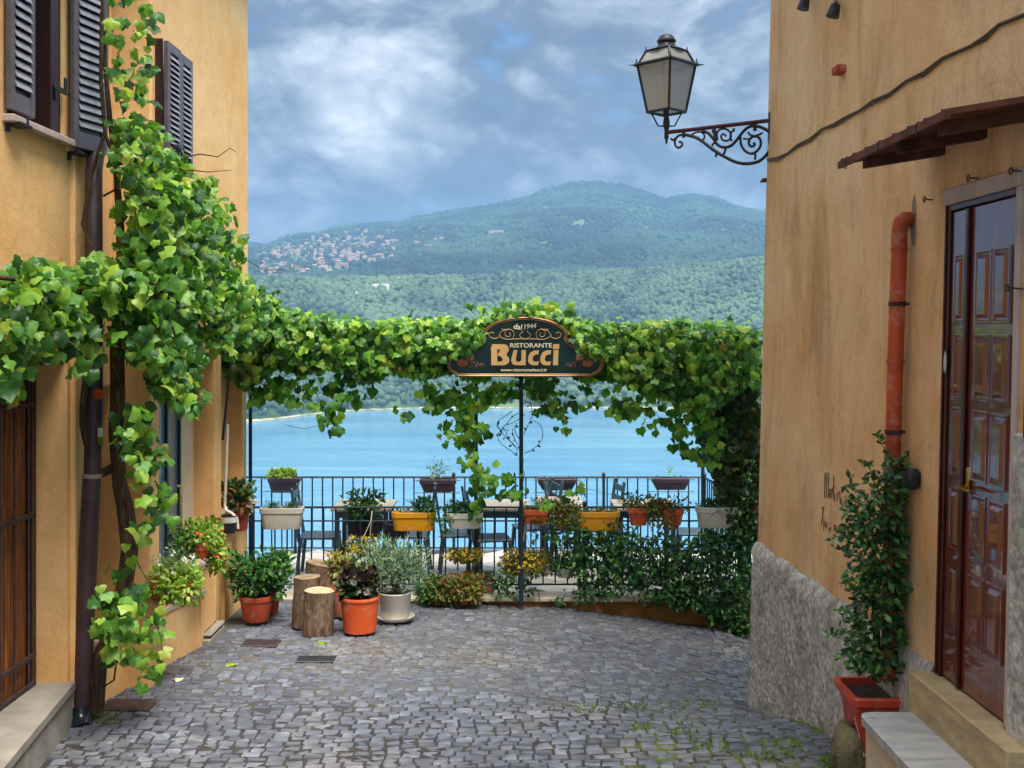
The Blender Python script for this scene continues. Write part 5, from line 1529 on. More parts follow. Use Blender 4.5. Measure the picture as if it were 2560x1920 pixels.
flat([[(1402, 530), (1456, 530), (1450, 705), (1392, 705)], [(1395, 462), (1467, 462), (1462, 520), (1390, 520)]], M['gold_text'], 'letter')
text('RISTORANTE', 1140, 476, 480, 52, M['cream_text'], 'lettering', 0, .012)
text('www.ristorantebucci.it', 1058, 758, 530, 34, M['cream_text'], 'lettering', .25, .012)
text('dal', 990, 262, 100, 62, M['cream_text'], 'lettering', .1, .02, R(7))
text('1944', 1130, 256, 145, 56, M['cream_text'], 'lettering', .2, .03, R(-6))
def spiral(cx, cyy, r0, r1, a0, a1, n_=20):
    return [(cx + (r0 + (r1 - r0) * k / (n_ - 1)) * math.cos(R(a0 + (a1 - a0) * k / (n_ - 1))), cyy - (r0 + (r1 - r0) * k / (n_ - 1)) * math.sin(R(a0 + (a1 - a0) * k / (n_ - 1)))) for k in range(n_)]
for sx in (1, -1):
    f_ = lambda pts: [(1072 + sx * (x_ - 1072), y_) for x_, y_ in pts]
    rope(f_(spiral(1262, 345, 72, 14, 250, -240, 26)), .003, .019, 'scroll', M['gold_text'])
    rope(f_([(1072, 405), (1150, 402), (1220, 405), (1290, 408), (1350, 385), (1368, 350), (1340, 315), (1290, 292), (1250, 290)]), .003, .019, 'scroll', M['gold_text'])
    rope(f_([(1368, 350), (1375, 385), (1420, 400), (1470, 385), (1490, 350), (1465, 325), (1430, 330), (1435, 350)]), .003, .019, 'scroll', M['gold_text'])
    rope(f_([(1290, 292), (1320, 298), (1340, 285)]), .003, .019, 'scroll', M['gold_text'])
    rope(f_([(1072, 405), (1125, 385), (1138, 355), (1110, 330), (1095, 318), (1105, 305)]), .0035, .019, 'scroll', M['gold_text'])
    gx0 = 1700
    gr = MB()
    for k in range(34):
        a_, b_ = random.uniform(0, 1), random.uniform(-1, 1)
        gx_, gy_ = 1540 + a_ * 170, 705 - a_ * 25 + b_ * (12 + 38 * a_)
        c_ = s8(1072 + sx * (gx_ - 1072), gy_, .017); rr = .006
        gr.lathe([(rr * .95, 0), (rr * .6, .003), (.0005, .0045)], (0, 0, 0), 8, cap0=False)
        L_ = len(gr.v); nn = 24
        for i in range(L_ - nn, L_):
            x_, y_, z_ = gr.v[i]; gr.v[i] = (c_.x + x_, c_.y - z_, c_.z + y_)
    gr.build('grapes', M['grape_paint'], sg)
    for (cx_, cy_, rx_, ry_) in ((1790, 680, 78, 52), (1705, 610, 62, 50)):
        pts = []
        for k in range(40):
            a_ = 2 * math.pi * k / 40; rr = 1 - .28 * abs(math.sin(2.5 * a_)) - .08 * math.cos(5 * a_)
            pts.append((1072 + sx * (cx_ + rx_ * rr * math.cos(a_) - 1072), cy_ + ry_ * rr * math.sin(a_)))
        flat([pts], M['leaf_paint'], 'painted_leaf', .0162 + (.001 if cy_ < 650 else 0), .0004)
# ------------------------------------------------------------------ street lantern on the corner
lt = thing('street_lantern', P(1667, 330, 9.32), 'old four sided street lantern on scrolled iron wall bracket', 'lantern')
BW, BT = Vector((2.035, 8.80, 0)), Vector((1.32, 9.32, 0))
bd = (BT - BW).normalized(); bn = Vector((-bd.y, bd.x, 0))
def BP(x_, y_):
    u_, v_ = 1540 + x_ * .2411, 50 + y_ * .2411
    d = Vector(((u_ - UC) / F, 1, -(v_ - VC) / F)); c0 = Vector((0, 0, CZ))
    k = (BW + Vector((0, 0, CZ)) - c0).dot(bn) / d.dot(bn)
    return c0 + d * k
def curve3(pts, n_=5):
    out = []
    for i in range(len(pts) - 1):
        p0 = pts[max(i - 1, 0)]; p1 = pts[i]; p2 = pts[i + 1]; p3 = pts[min(i + 2, len(pts) - 1)]
        for k in range(n_):
            t = k / n_
            out.append(p1 * 1.0 + (p2 - p0) * (.5 * t) + (p0 * 2 - p1 * 5 + p2 * 4 - p3) * (.5 * t * t) + (p1 * 3 - p0 - p2 * 3 + p3) * (.5 * t ** 3))
    return out + [pts[-1]]
def scroll(pts, r=.010):
    q = MB(); q.tube(curve3([BP(*p) for p in pts]), r, 8); q.build('scroll', M['iron'], lt, 60)
q = MB(); q.tube([BP(1640, 1037), BP(520, 1167)], .017, 10); q.build('bracket_arm', M['bar_iron'], lt, 40)
scroll([(700, 1185), (850, 1228), (1000, 1340), (1130, 1420), (1250, 1475), (1360, 1490), (1470, 1470), (1540, 1420), (1590, 1360)], .014)
scroll([(570, 1228), (590, 1245), (620, 1225), (660, 1195), (720, 1188)]); scroll([(640, 1205), (612, 1250), (615, 1300), (650, 1325), (685, 1300), (680, 1268), (655, 1262)])
scroll([(775, 1195), (830, 1165), (890, 1165), (918, 1205), (900, 1245), (865, 1235), (850, 1212)], .008)
scroll([(890, 1155), (950, 1170), (1005, 1225), (1050, 1290), (1110, 1320), (1180, 1310), (1240, 1260), (1300, 1180), (1360, 1120), (1430, 1098), (1510, 1115), (1590, 1160)], .013)
scroll([(1010, 1140), (1030, 1180), (1040, 1250)], .02)
scroll([(1040, 1190), (1070, 1140), (1130, 1128), (1180, 1160), (1192, 1215), (1155, 1252), (1105, 1242), (1090, 1205), (1115, 1182), (1142, 1205)], .009)
scroll([(1215, 1125), (1225, 1145), (1195, 1165), (1185, 1215), (1200, 1255)], .009)
scroll([(1290, 1210), (1298, 1290), (1340, 1360), (1410, 1385), (1470, 1350), (1502, 1290), (1490, 1230), (1440, 1205), (1390, 1232), (1378, 1280), (1405, 1312), (1435, 1298), (1430, 1270)], .011)
scroll([(1320, 1232), (1380, 1235)], .008); scroll([(1140, 1325), (1128, 1370), (1110, 1400)], .010); scroll([(1410, 1380), (1445, 1400), (1440, 1450)], .010); scroll([(1000, 1310), (1005, 1285), (1030, 1275)], .009); scroll([(1035, 1420), (1040, 1395), (1050, 1385)], .010); scroll([(1370, 1160), (1390, 1190), (1450, 1200), (1520, 1170)], .009)
for x_ in (700, 1440):
    a_ = BP(x_, 1075 if x_ > 1000 else 1130); b_ = BP(x_, 1150 if x_ > 1000 else 1220); q = MB(); q.tube([a_, b_], .016, 6); q.build('bracket_strap', M['bar_iron'], lt)
q = MB(); a_ = BP(1610, 1240); q.bbox((a_.x - .02, a_.y - .03, a_.z - .28), (a_.x + .03, a_.y + .03, a_.z + .22), .006); q.build('wall_plate', M['iron'], lt)
PX = BP(523, 1160); lx, ly = PX.x, PX.y
def lz(y_):
    return CZ - (50 + y_ * .2411 - VC) * ly / F
q = MB(); q.lathe([(.003, lz(1290)), (.010, lz(1270)), (.010, lz(1245)), (.022, lz(1220)), (.018, lz(1200)), (.018, lz(1140)), (.026, lz(1110)), (.030, lz(1060)), (.022, lz(1010)), (.018, lz(960)), (.014, lz(930))], (lx, ly, 0), 14); q.build('stem', M['iron'], lt, 50)
ang0 = R(45 - 4)
def sq(r, z):      # square ring, corner radius r
    return [Vector((lx + r * math.cos(ang0 + R(90) * k - R(135) + R(3)), ly + r * math.sin(ang0 + R(90) * k - R(135) + R(3)), z)) for k in range(4)]
k_m = 9.32 / F * .2411
rb_, rt_, rr_ = 200 * k_m, 302 * k_m, 345 * k_m
zb, zm_, zt_, zr = lz(955), lz(470), lz(320), lz(300)
cb, cm, ct = sq(rb_, zb), sq(rt_, zm_), sq(212 * k_m, zt_)
q = MB()
for k in range(4):
    q.tube([cb[k], cm[k]], .011, 6)
    q.tube([cb[k], cb[(k + 1) % 4]], .012, 6); q.tube([cm[k], ct[k]], .010, 6); q.tube([ct[k], ct[(k + 1) % 4]], .009, 6)
q.build('frame', M['iron'], lt)
ce = sq(rt_ + .018, zm_ + .004); q = MB()
for k in range(4):
    a_, b_ = ce[k], ce[(k + 1) % 4]
    q.tube([a_, b_], .015, 6); o_ = (a_ - Vector((lx, ly, a_.z))).normalized()
    q.tube([a_, a_ + o_ * .055], [.010, .003], 6); q.tube([a_ - o_ * .01, a_ - o_ * .01 + Vector((0, 0, .05))], [.007, .005], 6)
    q.tube([ct[k], ct[k] + Vector((0, 0, .035))], [.007, .004], 6)
q.build('rim', M['iron'], lt)
for k in range(4):
    i_ = lambda a_: Vector((lx, ly, a_.z)) + (a_ - Vector((lx, ly, a_.z))) * .97
    a, b, c, d = i_(cb[k]), i_(cb[(k + 1) % 4]), i_(cm[(k + 1) % 4]), i_(cm[k])
    q = MB(); q.quad(a, b, c, d); q.build('pane', M['lamp_glass'], lt)
    q = MB(); q.quad(d, c, i_(ct[(k + 1) % 4]), i_(ct[k])); q.build('pane', M['lamp_glass'], lt)
q = MB(); q.lathe([(.15, zt_), (.085, lz(285)), (.07, lz(250)), (.068, lz(235)), (.082, lz(230)), (.082, lz(212)), (.070, lz(200)), (.066, lz(180)), (.045, lz(158)), (.001, lz(147))], (lx, ly, 0), 20); q.build('cap', M['iron'], lt, 50)
q = MB()
for k in range(4):
    a_ = cb[k]; c_ = Vector((lx, ly, 0))
    h_ = lambda f, z: Vector((lx + (a_.x - lx) * f, ly + (a_.y - ly) * f, z))
    q.tube([h_(.85, zb), h_(.75, zb - .02), h_(.42, lz(1100)), h_(.15, lz(1100))], .007, 6)
q.build('cradle', M['iron'], lt, 50)
q = MB(); q.lathe([(.012, zb), (.018, zb + .08), (.035, zb + .14), (.04, zb + .2), (.02, zb + .25), (.001, zb + .26)], (lx, ly, 0), 12); q.build('bulb', M['globe'], lt, 50)

# ------------------------------------------------------------------ potted plants
def bush_pts(c, r, n, shell=.45):
    d = rnd(n); d /= np.linalg.norm(d, axis=1, keepdims=True)
    k = rng.uniform(shell, 1.0, n)[:, None] * (1 + .22 * np.sin(d[:, :1] * 5 + 1.3) * np.cos(d[:, 2:] * 4))
    p = np.array(c) + d * k * np.array(r)
    return p, d
def bush(parent, c, r, n, size, mat, kind='oval', name='foliage', shell=.4, up=.35, droop=.3, flowers=None):
    if mat in ('rust_leaf', 'redgreen_leaf', 'lime_leaf', 'croton_leaf'):
        n = int(n * 1.5); size *= 1.35
    elif mat == 'potted_leaf':
        n = int(n * 1.3); size *= 1.15
    p, d = bush_pts(c, r, n, shell)
    keep = p[:, 2] > c[2] - r[2] * .92
    p, d = p[keep], d[keep]; n = len(p)
    T = d * .7 + np.array([[0, 0, up - droop]]) + rnd(n, .45); N = d * .6 + np.array([[0, -.2, .8]]) + rnd(n, .4)
    leaf_cloud(name, kind, p, T, N, rng.uniform(size * .7, size * 1.35, n), M[mat], parent)
    for fm, k_, fs in (flowers or []):
        p, d = bush_pts(c, (r[0] * 1.02, r[1] * 1.02, r[2] * 1.02), k_, .85)
        s_ = (p[:, 2] > c[2] - r[2] * .5) & (d[:, 1] < .5); p, d = p[s_], d[s_]
        pp = np.repeat(p, 5, 0); k2 = len(pp); nn = np.repeat(d + np.array([[0, -.6, .4]]), 5, 0)
        leaf_cloud('blossom', 'petal', pp, rnd(k2), nn + rnd(k2, .25), rng.uniform(fs * .7, fs * 1.1, k2), M[fm], parent)
def stems(parent, base, c, r, n, rad=.006, mat='stem'):
    q = MB(); base = Vector(base)
    for k in range(n):
        e = Vector(c) + Vector((random.uniform(-1, 1) * r[0] * .8, random.uniform(-1, 1) * r[1] * .8, random.uniform(-.2, .9) * r[2]))
        mid = base.lerp(e, .5) + Vector((random.uniform(-.02, .02), random.uniform(-.02, .02), .02))
        q.tube([base + Vector((random.uniform(-.02, .02), random.uniform(-.02, .02), 0)), mid, e], [rad, rad * .8, rad * .4], 5)
    q.build('stem', M[mat], parent, 60)
def round_pot(u, vtop, vbot, wpx, D, label, mat, group=None, taper=.74, saucer=False, cat='flowerpot', soil=True, rim=.16, name='flowerpot'):
    a, b = P(u, vtop, D), P(u, vbot, D)
    rt, h = wpx / 2 * D / F, a.z - b.z
    t = thing(name, (b.x, b.y, b.z), label, cat, group)
    q = MB(); z0 = b.z; rb_ = rt * taper
    if saucer: z0 += .02
    rl = rt - (rt - rb_) * rim
    q.lathe([(rb_ * .96, z0), (rb_, z0 + .006), (rl * .97, z0 + h * (1 - rim) - .006), (rt * .985, z0 + h * (1 - rim)), (rt, z0 + h * (1 - rim) + .008), (rt, z0 + h - .008), (rt * .985, z0 + h), (rt * .90, z0 + h), (rt * .87, z0 + h - .04)], (b.x, b.y, 0), 32, cap1=False)
    q.build('pot', M[mat], t, 35)
    q = MB(); q.lathe([(rt * .885, z0 + h - .035), (rt * .4, z0 + h - .025), (.001, z0 + h - .02)], (b.x, b.y, 0), 20, cap0=False); q.build('soil', M['soil'], t, 60)
    if saucer:
        q = MB(); q.lathe([(rt * 1.0, b.z), (rt * 1.13, b.z + .022), (rt * 1.16, b.z + .03), (rt * 1.11, b.z + .03), (rt * .98, b.z + .012), (.001, b.z + .01)], (b.x, b.y, 0), 32, cap1=False); q.build('saucer', M[mat], t, 40)
    return t, Vector((b.x, b.y, z0 + h))
TL, top = round_pot(641, 1486, 1550, 87, 9.85, 'terracotta pot with bushy green plant by the orange wall', 'terracotta', rim=.2)
bush(TL, (top.x + .02, top.y, top.z + .15), (.27, .22, .20), 620, .050, 'potted_leaf'); bush(TL, (top.x + .17, top.y, top.z + .27), (.17, .15, .12), 170, .055, 'potted_leaf'); bush(TL, (top.x - .17, top.y, top.z + .26), (.10, .10, .14), 90, .05, 'potted_leaf'); stems(TL, top, (top.x, top.y, top.z + .2), (.25, .18, .2), 12)
TL2, top = round_pot(672, 1480, 1535, 60, 10.15, 'dark terracotta pot tucked behind the left bushy pot', 'terracotta_dark')
bush(TL2, (top.x + .05, top.y, top.z + .14), (.16, .14, .15), 200, .045, 'potted_leaf'); stems(TL2, top, (top.x, top.y, top.z + .15), (.12, .1, .1), 6)
TL3, top = round_pot(900, 1489, 1577, 101, 9.55, 'bright orange plastic pot with dark leaved plant beside the stumps', 'orange_plastic', taper=.8, rim=.1)
bush(TL3, (top.x - .01, top.y, top.z + .13), (.17, .16, .16), 330, .065, 'dark_leaf', 'heart'); bush(TL3, (top.x + .14, top.y, top.z + .10), (.13, .12, .08), 90, .05, 'dark_leaf'); bush(TL3, (top.x - .05, top.y, top.z + .07), (.13, .13, .07), 90, .05, 'potted_leaf'); stems(TL3, top, (top.x, top.y, top.z + .15), (.12, .1, .12), 7)
TL4, top = round_pot(988, 1484, 1546, 84, 10.0, 'white pot on a saucer with grey green rosemary like shrub', 'white_plastic', taper=.82, saucer=True, rim=.06)
bush(TL4, (top.x + .01, top.y, top.z + .24), (.30, .26, .26), 1500, .055, 'sage_leaf', 'narrow', up=.7, droop=0, shell=.2); bush(TL4, (top.x - .20, top.y, top.z + .24), (.17, .16, .24), 460, .055, 'sage_leaf', 'narrow', up=.8, droop=0, shell=.2); bush(TL4, (top.x + .16, top.y, top.z + .2), (.16, .16, .2), 360, .055, 'sage_leaf', 'narrow', up=.7, droop=0, shell=.2); stems(TL4, top, (top.x, top.y, top.z + .25), (.24, .2, .25), 14)
TL5, top = round_pot(855, 1456, 1537, 66, 10.1, 'salmon pink pot behind the stumps with ochre flowering plant', 'salmon', taper=.7)
bush(TL5, (top.x - .01, top.y, top.z + .14), (.14, .13, .14), 260, .04, 'rust_leaf'); stems(TL5, top, (top.x, top.y, top.z + .12), (.1, .1, .1), 6)
# log stumps
def stump(u, vtop, vbot, wpx, D, label, endm, lean=0, flare=1.0):
    a, b = P(u, vtop, D), P(u + lean, vbot, D)
    r = wpx / 2 * D / F
    t = thing('log_stump', tuple(b), label, 'stump', 'log stumps among the pots')
    q = MB(); n_ = 26; ph = random.random() * 9; rings = []
    for k in range(9):
        f = k / 8; c = b.lerp(a, f)
        rings.append([c + Vector((math.cos(t_) * r * w_, math.sin(t_) * r * w_, 0)) for t_ in [2 * math.pi * i / n_ for i in range(n_)] for w_ in [1 + .05 * math.sin(3 * t_ + ph) + .03 * math.sin(7 * t_ + ph * 2 + f * 3) + (flare - 1) * (1 - f) ** 2 + .015 * math.sin(f * 11 + t_ * 5)]])
    tilt = random.uniform(-.06, .02)
    rings[-1] = [p + Vector((0, 0, (p.x - a.x) * tilt * 4)) for p in rings[-1]]
    q.loft(rings, 0, True, False); q.build('bark', M['log_bark'], t, 60)
    q = MB(); rr = [p.lerp(a, .0) + Vector((0, 0, .002)) for p in rings[-1]]
    q.add([tuple(a + Vector((0, 0, .004)))] + [tuple(p) for p in rr], [(0, i + 1, (i + 1) % n_ + 1) for i in range(n_)])
    q.v = [(x_ - a.x, y_ - a.y, z_ - a.z) for x_, y_, z_ in q.v]
    o = q.build('cut_end', M[endm], t, 60); o.location = a
stump(799, 1476, 1583, 74, 9.50, 'front log stump with pale freshly cut top', 'log_end', -4, 1.04)
stump(768, 1442, 1564, 66, 9.72, 'left log stump with weathered brown top behind the pale one', 'log_end_dark', -3, 1.06)
stump(803, 1408, 1515, 72, 10.1, 'tallest dark log stump at the back of the three', 'log_end_dark', -6, 1.1)
# square planter with climber by the door
sp = thing('square_planter', (1.90, 5.78, .72), 'square red plastic planter with tall green climber beside the door', 'planter')
q = MB()
c_ = Vector((1.905, 5.80, 0)); zt_ = CZ - 1.885
def sqr(hx, z, rr=.03):
    out = []
    for cx_, cy_, a0 in ((hx - rr, hx - rr, 0), (-hx + rr, hx - rr, 90), (-hx + rr, -hx + rr, 180), (hx - rr, -hx + rr, 270)):
        for k in range(5):
            a_ = R(a0 + k * 22.5); out.append(Vector((c_.x + .93 * (cx_ + rr * math.cos(a_)), c_.y + 1.1 * (cy_ + rr * math.sin(a_)), z)))
    return out
q.loft([sqr(.105, zt_ - .42), sqr(.108, zt_ - .41), sqr(.138, zt_ - .085), sqr(.148, zt_ - .08), sqr(.150, zt_ - .055), sqr(.158, zt_ - .05), sqr(.170, zt_ - .042), sqr(.172, zt_ - .006), sqr(.168, zt_), sqr(.146, zt_), sqr(.140, zt_ - .04)], 0, True, False); q.build('pot', M['red_plastic'], sp, 35)
q = MB(); r0 = sqr(.142, zt_ - .035); q.add([tuple(p) for p in r0], [tuple(range(len(r0)))]); q.build('soil', M['soil'], sp)
q = MB(); q.tube([(c_.x - .13, c_.y - .10, zt_ - .12), (c_.x - .10, c_.y - .16, zt_ - .30), (c_.x + .04, c_.y - .175, zt_ - .22), (c_.x + .13, c_.y - .165, zt_ - .10)], .003, 5); q.build('tie_wire', M['white_hose'], sp, 60)
cl_pts = [(2190, 1700), (2192, 1600), (2186, 1500), (2180, 1400), (2200, 1300), (2215, 1220), (2235, 1150)]
q = MB(); q.tube([P(a_, b_, 5.75 - .01 * i) for i, (a_, b_) in enumerate(cl_pts)], [.022, .02, .018, .015, .012, .010, .006], 8); q.tube([P(2196, 1705, 5.78), P(2215, 1560, 5.7), P(2205, 1400, 5.68), P(2225, 1250, 5.66)], [.012, .010, .008, .004], 6); q.build('trunk', M['bark'], sp, 60)
CR = [(2235, 1165, 36, 38, 150), (2225, 1215, 60, 42, 330), (2190, 1265, 82, 40, 330), (2215, 1320, 80, 45, 420), (2170, 1330, 65, 40, 220), (2200, 1400, 85, 50, 520), (2210, 1470, 78, 50, 480), (2190, 1530, 85, 45, 420), (2205, 1590, 90, 45, 420), (2170, 1640, 70, 45, 240), (2215, 1660, 60, 40, 200), (2170, 1450, 70, 40, 160), (2130, 1200, 14, 18, 8)]
pp = []
for (a_, b_, ru, rv, k_) in CR:
    k_ = int(k_ * .5)
    t_ = rng.uniform(0, 2 * np.pi, k_); r_ = np.sqrt(rng.uniform(0, 1, k_)) * rng.uniform(.7, 1.15, k_); e_ = np.sqrt(np.clip(1.2 - r_ ** 2, .02, 1))
    D_ = 5.72 + rng.uniform(-.17, .13, k_) * e_
    uu = a_ + ru * r_ * np.cos(t_); vv = b_ + rv * r_ * np.sin(t_)
    pp.append(np.stack([(uu - UC) * D_ / F, D_, CZ - (vv - VC) * D_ / F], 1))
pos = np.concatenate(pp); n = len(pos)
ctr = np.stack([np.full(n, 1.9), np.full(n, 5.74), pos[:, 2]], 1); out = pos - ctr; out /= np.maximum(np.linalg.norm(out, axis=1, keepdims=True), .02)
wallx = 2.10 - .018 * pos[:, 1] + .024 * pos[:, 2] - .055
pos[:, 0] = np.minimum(pos[:, 0], wallx)
T = out * .8 + np.array([[0, 0, -.15]]) + rnd(n, .5); N = np.array([[-.3, -.4, .9]]) + rnd(n, .45); S = rng.uniform(.035, .062, n)
order = np.argsort(pos[:, 1] - S * 3)
sel, oth = order[:300], order[300:]
leaf_objects('oval', pos[sel], T[sel], N[sel], S[sel], M['jasmine_leaf'], sp)
leaf_cloud('foliage', 'oval', pos[oth], T[oth], N[oth], S[oth], M['jasmine_leaf'], sp)
for st in ([(2228, 1160), (2205, 1110), (2192, 1085)], [(2240, 1170), (2275, 1130), (2290, 1122)], [(2200, 1240), (2170, 1160), (2158, 1155)], [(2190, 1260), (2130, 1215), (2105, 1222)], [(2200, 1340), (2110, 1338), (2076, 1345)], [(2180, 1390), (2110, 1376), (2088, 1370)], [(2180, 1560), (2095, 1585), (2072, 1580)], [(2230, 1330), (2285, 1300), (2298, 1320)], [(2230, 1390), (2290, 1392), (2305, 1396)], [(2230, 1570), (2278, 1560), (2290, 1585)]):
    D_ = 5.70; q = MB(); q.tube([P(a_, b_, D_) for a_, b_ in st], [.003, .0022, .0012], 5); q.build('twig', M['stem'], sp, 60)
    for f in np.linspace(.25, 1, 7):
        i_ = min(int(f * (len(st) - 1)), len(st) - 2); g_ = f * (len(st) - 1) - i_
        a_ = P(st[i_][0] + (st[i_ + 1][0] - st[i_][0]) * g_, st[i_][1] + (st[i_ + 1][1] - st[i_][1]) * g_, D_)
        for s_ in (-1, 1):
            T_ = np.array([[s_ * .4 + random.uniform(-.4, .4), -.3, random.uniform(-.4, .6)]])
            leaf_objects('oval', [tuple(a_)], T_, np.array([[0., -.7, .6]]), [random.uniform(.028, .045)], M['jasmine_leaf'], sp)

# ------------------------------------------------------------------ window boxes on the railings
def loft_box(cx, cyy, z0, z1, w0, w1, d0, d1, mat, parent, name='box', rim=.02, round_=.04):
    def ring(w_, d_, z, rr):
        out = []; rr = min(rr, d_ / 2 * .98)
        for sx, sy, a0 in ((1, 1, 0), (-1, 1, 90), (-1, -1, 180), (1, -1, 270)):
            for k in range(6):
                a_ = R(a0 + k * 18); out.append(Vector((cx + sx * (w_ / 2 - rr) + rr * math.cos(a_), cyy + sy * (d_ / 2 - rr) + rr * math.sin(a_), z)))
        return out
    h = z1 - z0; q = MB()
    q.loft([ring(w0 * .97, d0 * .95, z0, round_), ring(w0, d0, z0 + .012, round_), ring(w1 - .012, d1 - .012, z1 - .055, round_ * 1.1), ring(w1 + .006, d1 + .006, z1 - .05, round_ * 1.2), ring(w1 + .008, d1 + .008, z1 - .004, round_ * 1.2), ring(w1, d1, z1, round_ * 1.2), ring(w1 - .03, d1 - .03, z1, round_), ring(w1 - .04, d1 - .04, z1 - .03, round_)], 0, True, False)
    q.build(name, M[mat], parent, 40)
    q = MB(); r_ = ring(w1 - .036, d1 - .036, z1 - .025, round_); q.add([tuple(p) for p in r_], [tuple(range(len(r_)))]); q.build('soil', M['soil'], parent)
def planter(u0, u1, v0, v1, D, mat, label, taper=.86, depth=.17, rnd_=.05, hooks=True, group=None):
    a, b = P(u0, v0, D), P(u1, v1, D)
    w_ = b.x - a.x; cx = (a.x + b.x) / 2
    t = thing('window_box', (cx, D, b.z), label, 'planter', group)
    loft_box(cx, D, b.z, a.z, w_ * taper, w_, depth * .8, depth, mat, t, 'box', round_=rnd_)
    if hooks:
        q = MB()
        for s_ in (-.32, .32):
            q.tube([(cx + s_ * w_, D + depth * .3, a.z - .02), (cx + s_ * w_, D + depth * .55, a.z + .02), (cx + s_ * w_, D + depth * .75, a.z - .01), (cx + s_ * w_, D + depth * .75, a.z - .10)], .005, 5)
        q.build('hanger', M['rail_iron'], t, 60)
    return t, Vector((cx, D, a.z)), w_
DP = 10.80
t, c, w_ = planter(651, 759, 1268, 1321, DP, 'white_plastic', 'cream planter at the left end of the near railing')
for dx in (-.09, .09): bush(t, (c.x + dx, c.y, c.z + .01), (.085, .06, .055), 260, .022, 'potted_leaf', 'narrow', up=.6, droop=0, shell=.1)
t, c, w_ = planter(979, 1090, 1279, 1325, DP, 'yellow_plastic', 'yellow planter with succulents left of the cream one', .9, .16, .07)
bush(t, (c.x + .12, c.y, c.z + .06), (.10, .08, .09), 240, .032, 'potted_leaf'); bush(t, (c.x - .10, c.y, c.z + .01), (.045, .045, .035), 50, .03, 'sage_leaf'); stems(t, (c.x + .02, c.y, c.z), (c.x - .02, c.y, c.z + .10), (.10, .03, .05), 6, .008, 'sage_leaf')
bush(t, (c.x + .19, c.y - .05, c.z - .03), (.06, .05, .09), 90, .025, 'potted_leaf')
t, c, w_ = planter(1117, 1207, 1281, 1319, DP, 'white_plastic', 'cream planter with trailing herbs in the middle of the near railing')
bush(t, (c.x, c.y, c.z + .035), (.21, .08, .07), 520, .028, 'potted_leaf', up=.5); bush(t, (c.x - .17, c.y - .06, c.z - .10), (.07, .05, .15), 130, .025, 'potted_leaf')
t, c, w_ = planter(1306, 1375, 1272, 1308, DP, 'terracotta', 'terracotta planter overflowing with rusty trailing plant right of the middle post', .84, .16, .03)
bush(t, (c.x + .16, c.y - .02, c.z + .03), (.30, .09, .07), 620, .026, 'rust_leaf', shell=.1, flowers=[('white_flower', 10, .012)]); bush(t, (c.x + .27, c.y - .05, c.z - .09), (.17, .06, .12), 420, .024, 'rust_leaf', shell=.1); bush(t, (c.x + .05, c.y - .06, c.z - .10), (.12, .05, .05), 80, .024, 'rust_leaf')
t, c, w_ = planter(1442, 1549, 1278, 1324, DP, 'yellow_plastic', 'yellow planter with bare soil and tiny pots right of the rusty plant', .92, .16, .07)
for dx in (-.10, .0, .11): bush(t, (c.x + dx, c.y, c.z + .012), (.04, .04, .025), 50, .02, 'sage_leaf' if dx else 'rust_leaf')
t, c, w_ = planter(1570, 1622, 1268, 1312, DP, 'terracotta', 'pair of terracotta pots with trailing plant near the right end', .75, .14, .03)
loft_box(c.x + .33, c.y, c.z - .17, c.z - .01, .17, .22, .12, .15, 'terracotta', t, 'box')
bush(t, (c.x + .20, c.y - .03, c.z + .03), (.32, .09, .09), 460, .028, 'redgreen_leaf', shell=.1); bush(t, (c.x + .24, c.y - .06, c.z - .11), (.16, .05, .12), 240, .026, 'rust_leaf'); bush(t, (c.x - .08, c.y, c.z + .07), (.12, .07, .08), 120, .03, 'potted_leaf')
t, c, w_ = planter(1740, 1843, 1266, 1318, DP, 'white_plastic', 'cream planter at the right end of the near railing by the ivy')
bush(t, (c.x, c.y, c.z + .02), (.17, .07, .05), 300, .028, 'potted_leaf'); stems(t, (c.x, c.y - .1, c.z - .02), (c.x, c.y - .11, c.z - .12), (.18, .01, .05), 5, .002, 'dry_stem')
t, c, w_ = planter(868, 960, 1292, 1342, 11.1, 'black_plastic', 'black planter with large leaved green plant behind the near railing', .85, .2, .03, False)
bush(t, (c.x - .02, c.y - .06, c.z + .08), (.18, .10, .13), 200, .06, 'potted_leaf'); bush(t, (c.x + .0, c.y - .02, c.z + .22), (.22, .08, .05), 60, .05, 'potted_leaf')
t, c, w_ = planter(962, 1020, 1308, 1340, 11.15, 'black_plastic', 'low empty black planter behind the yellow planter', .9, .2, .03, False)
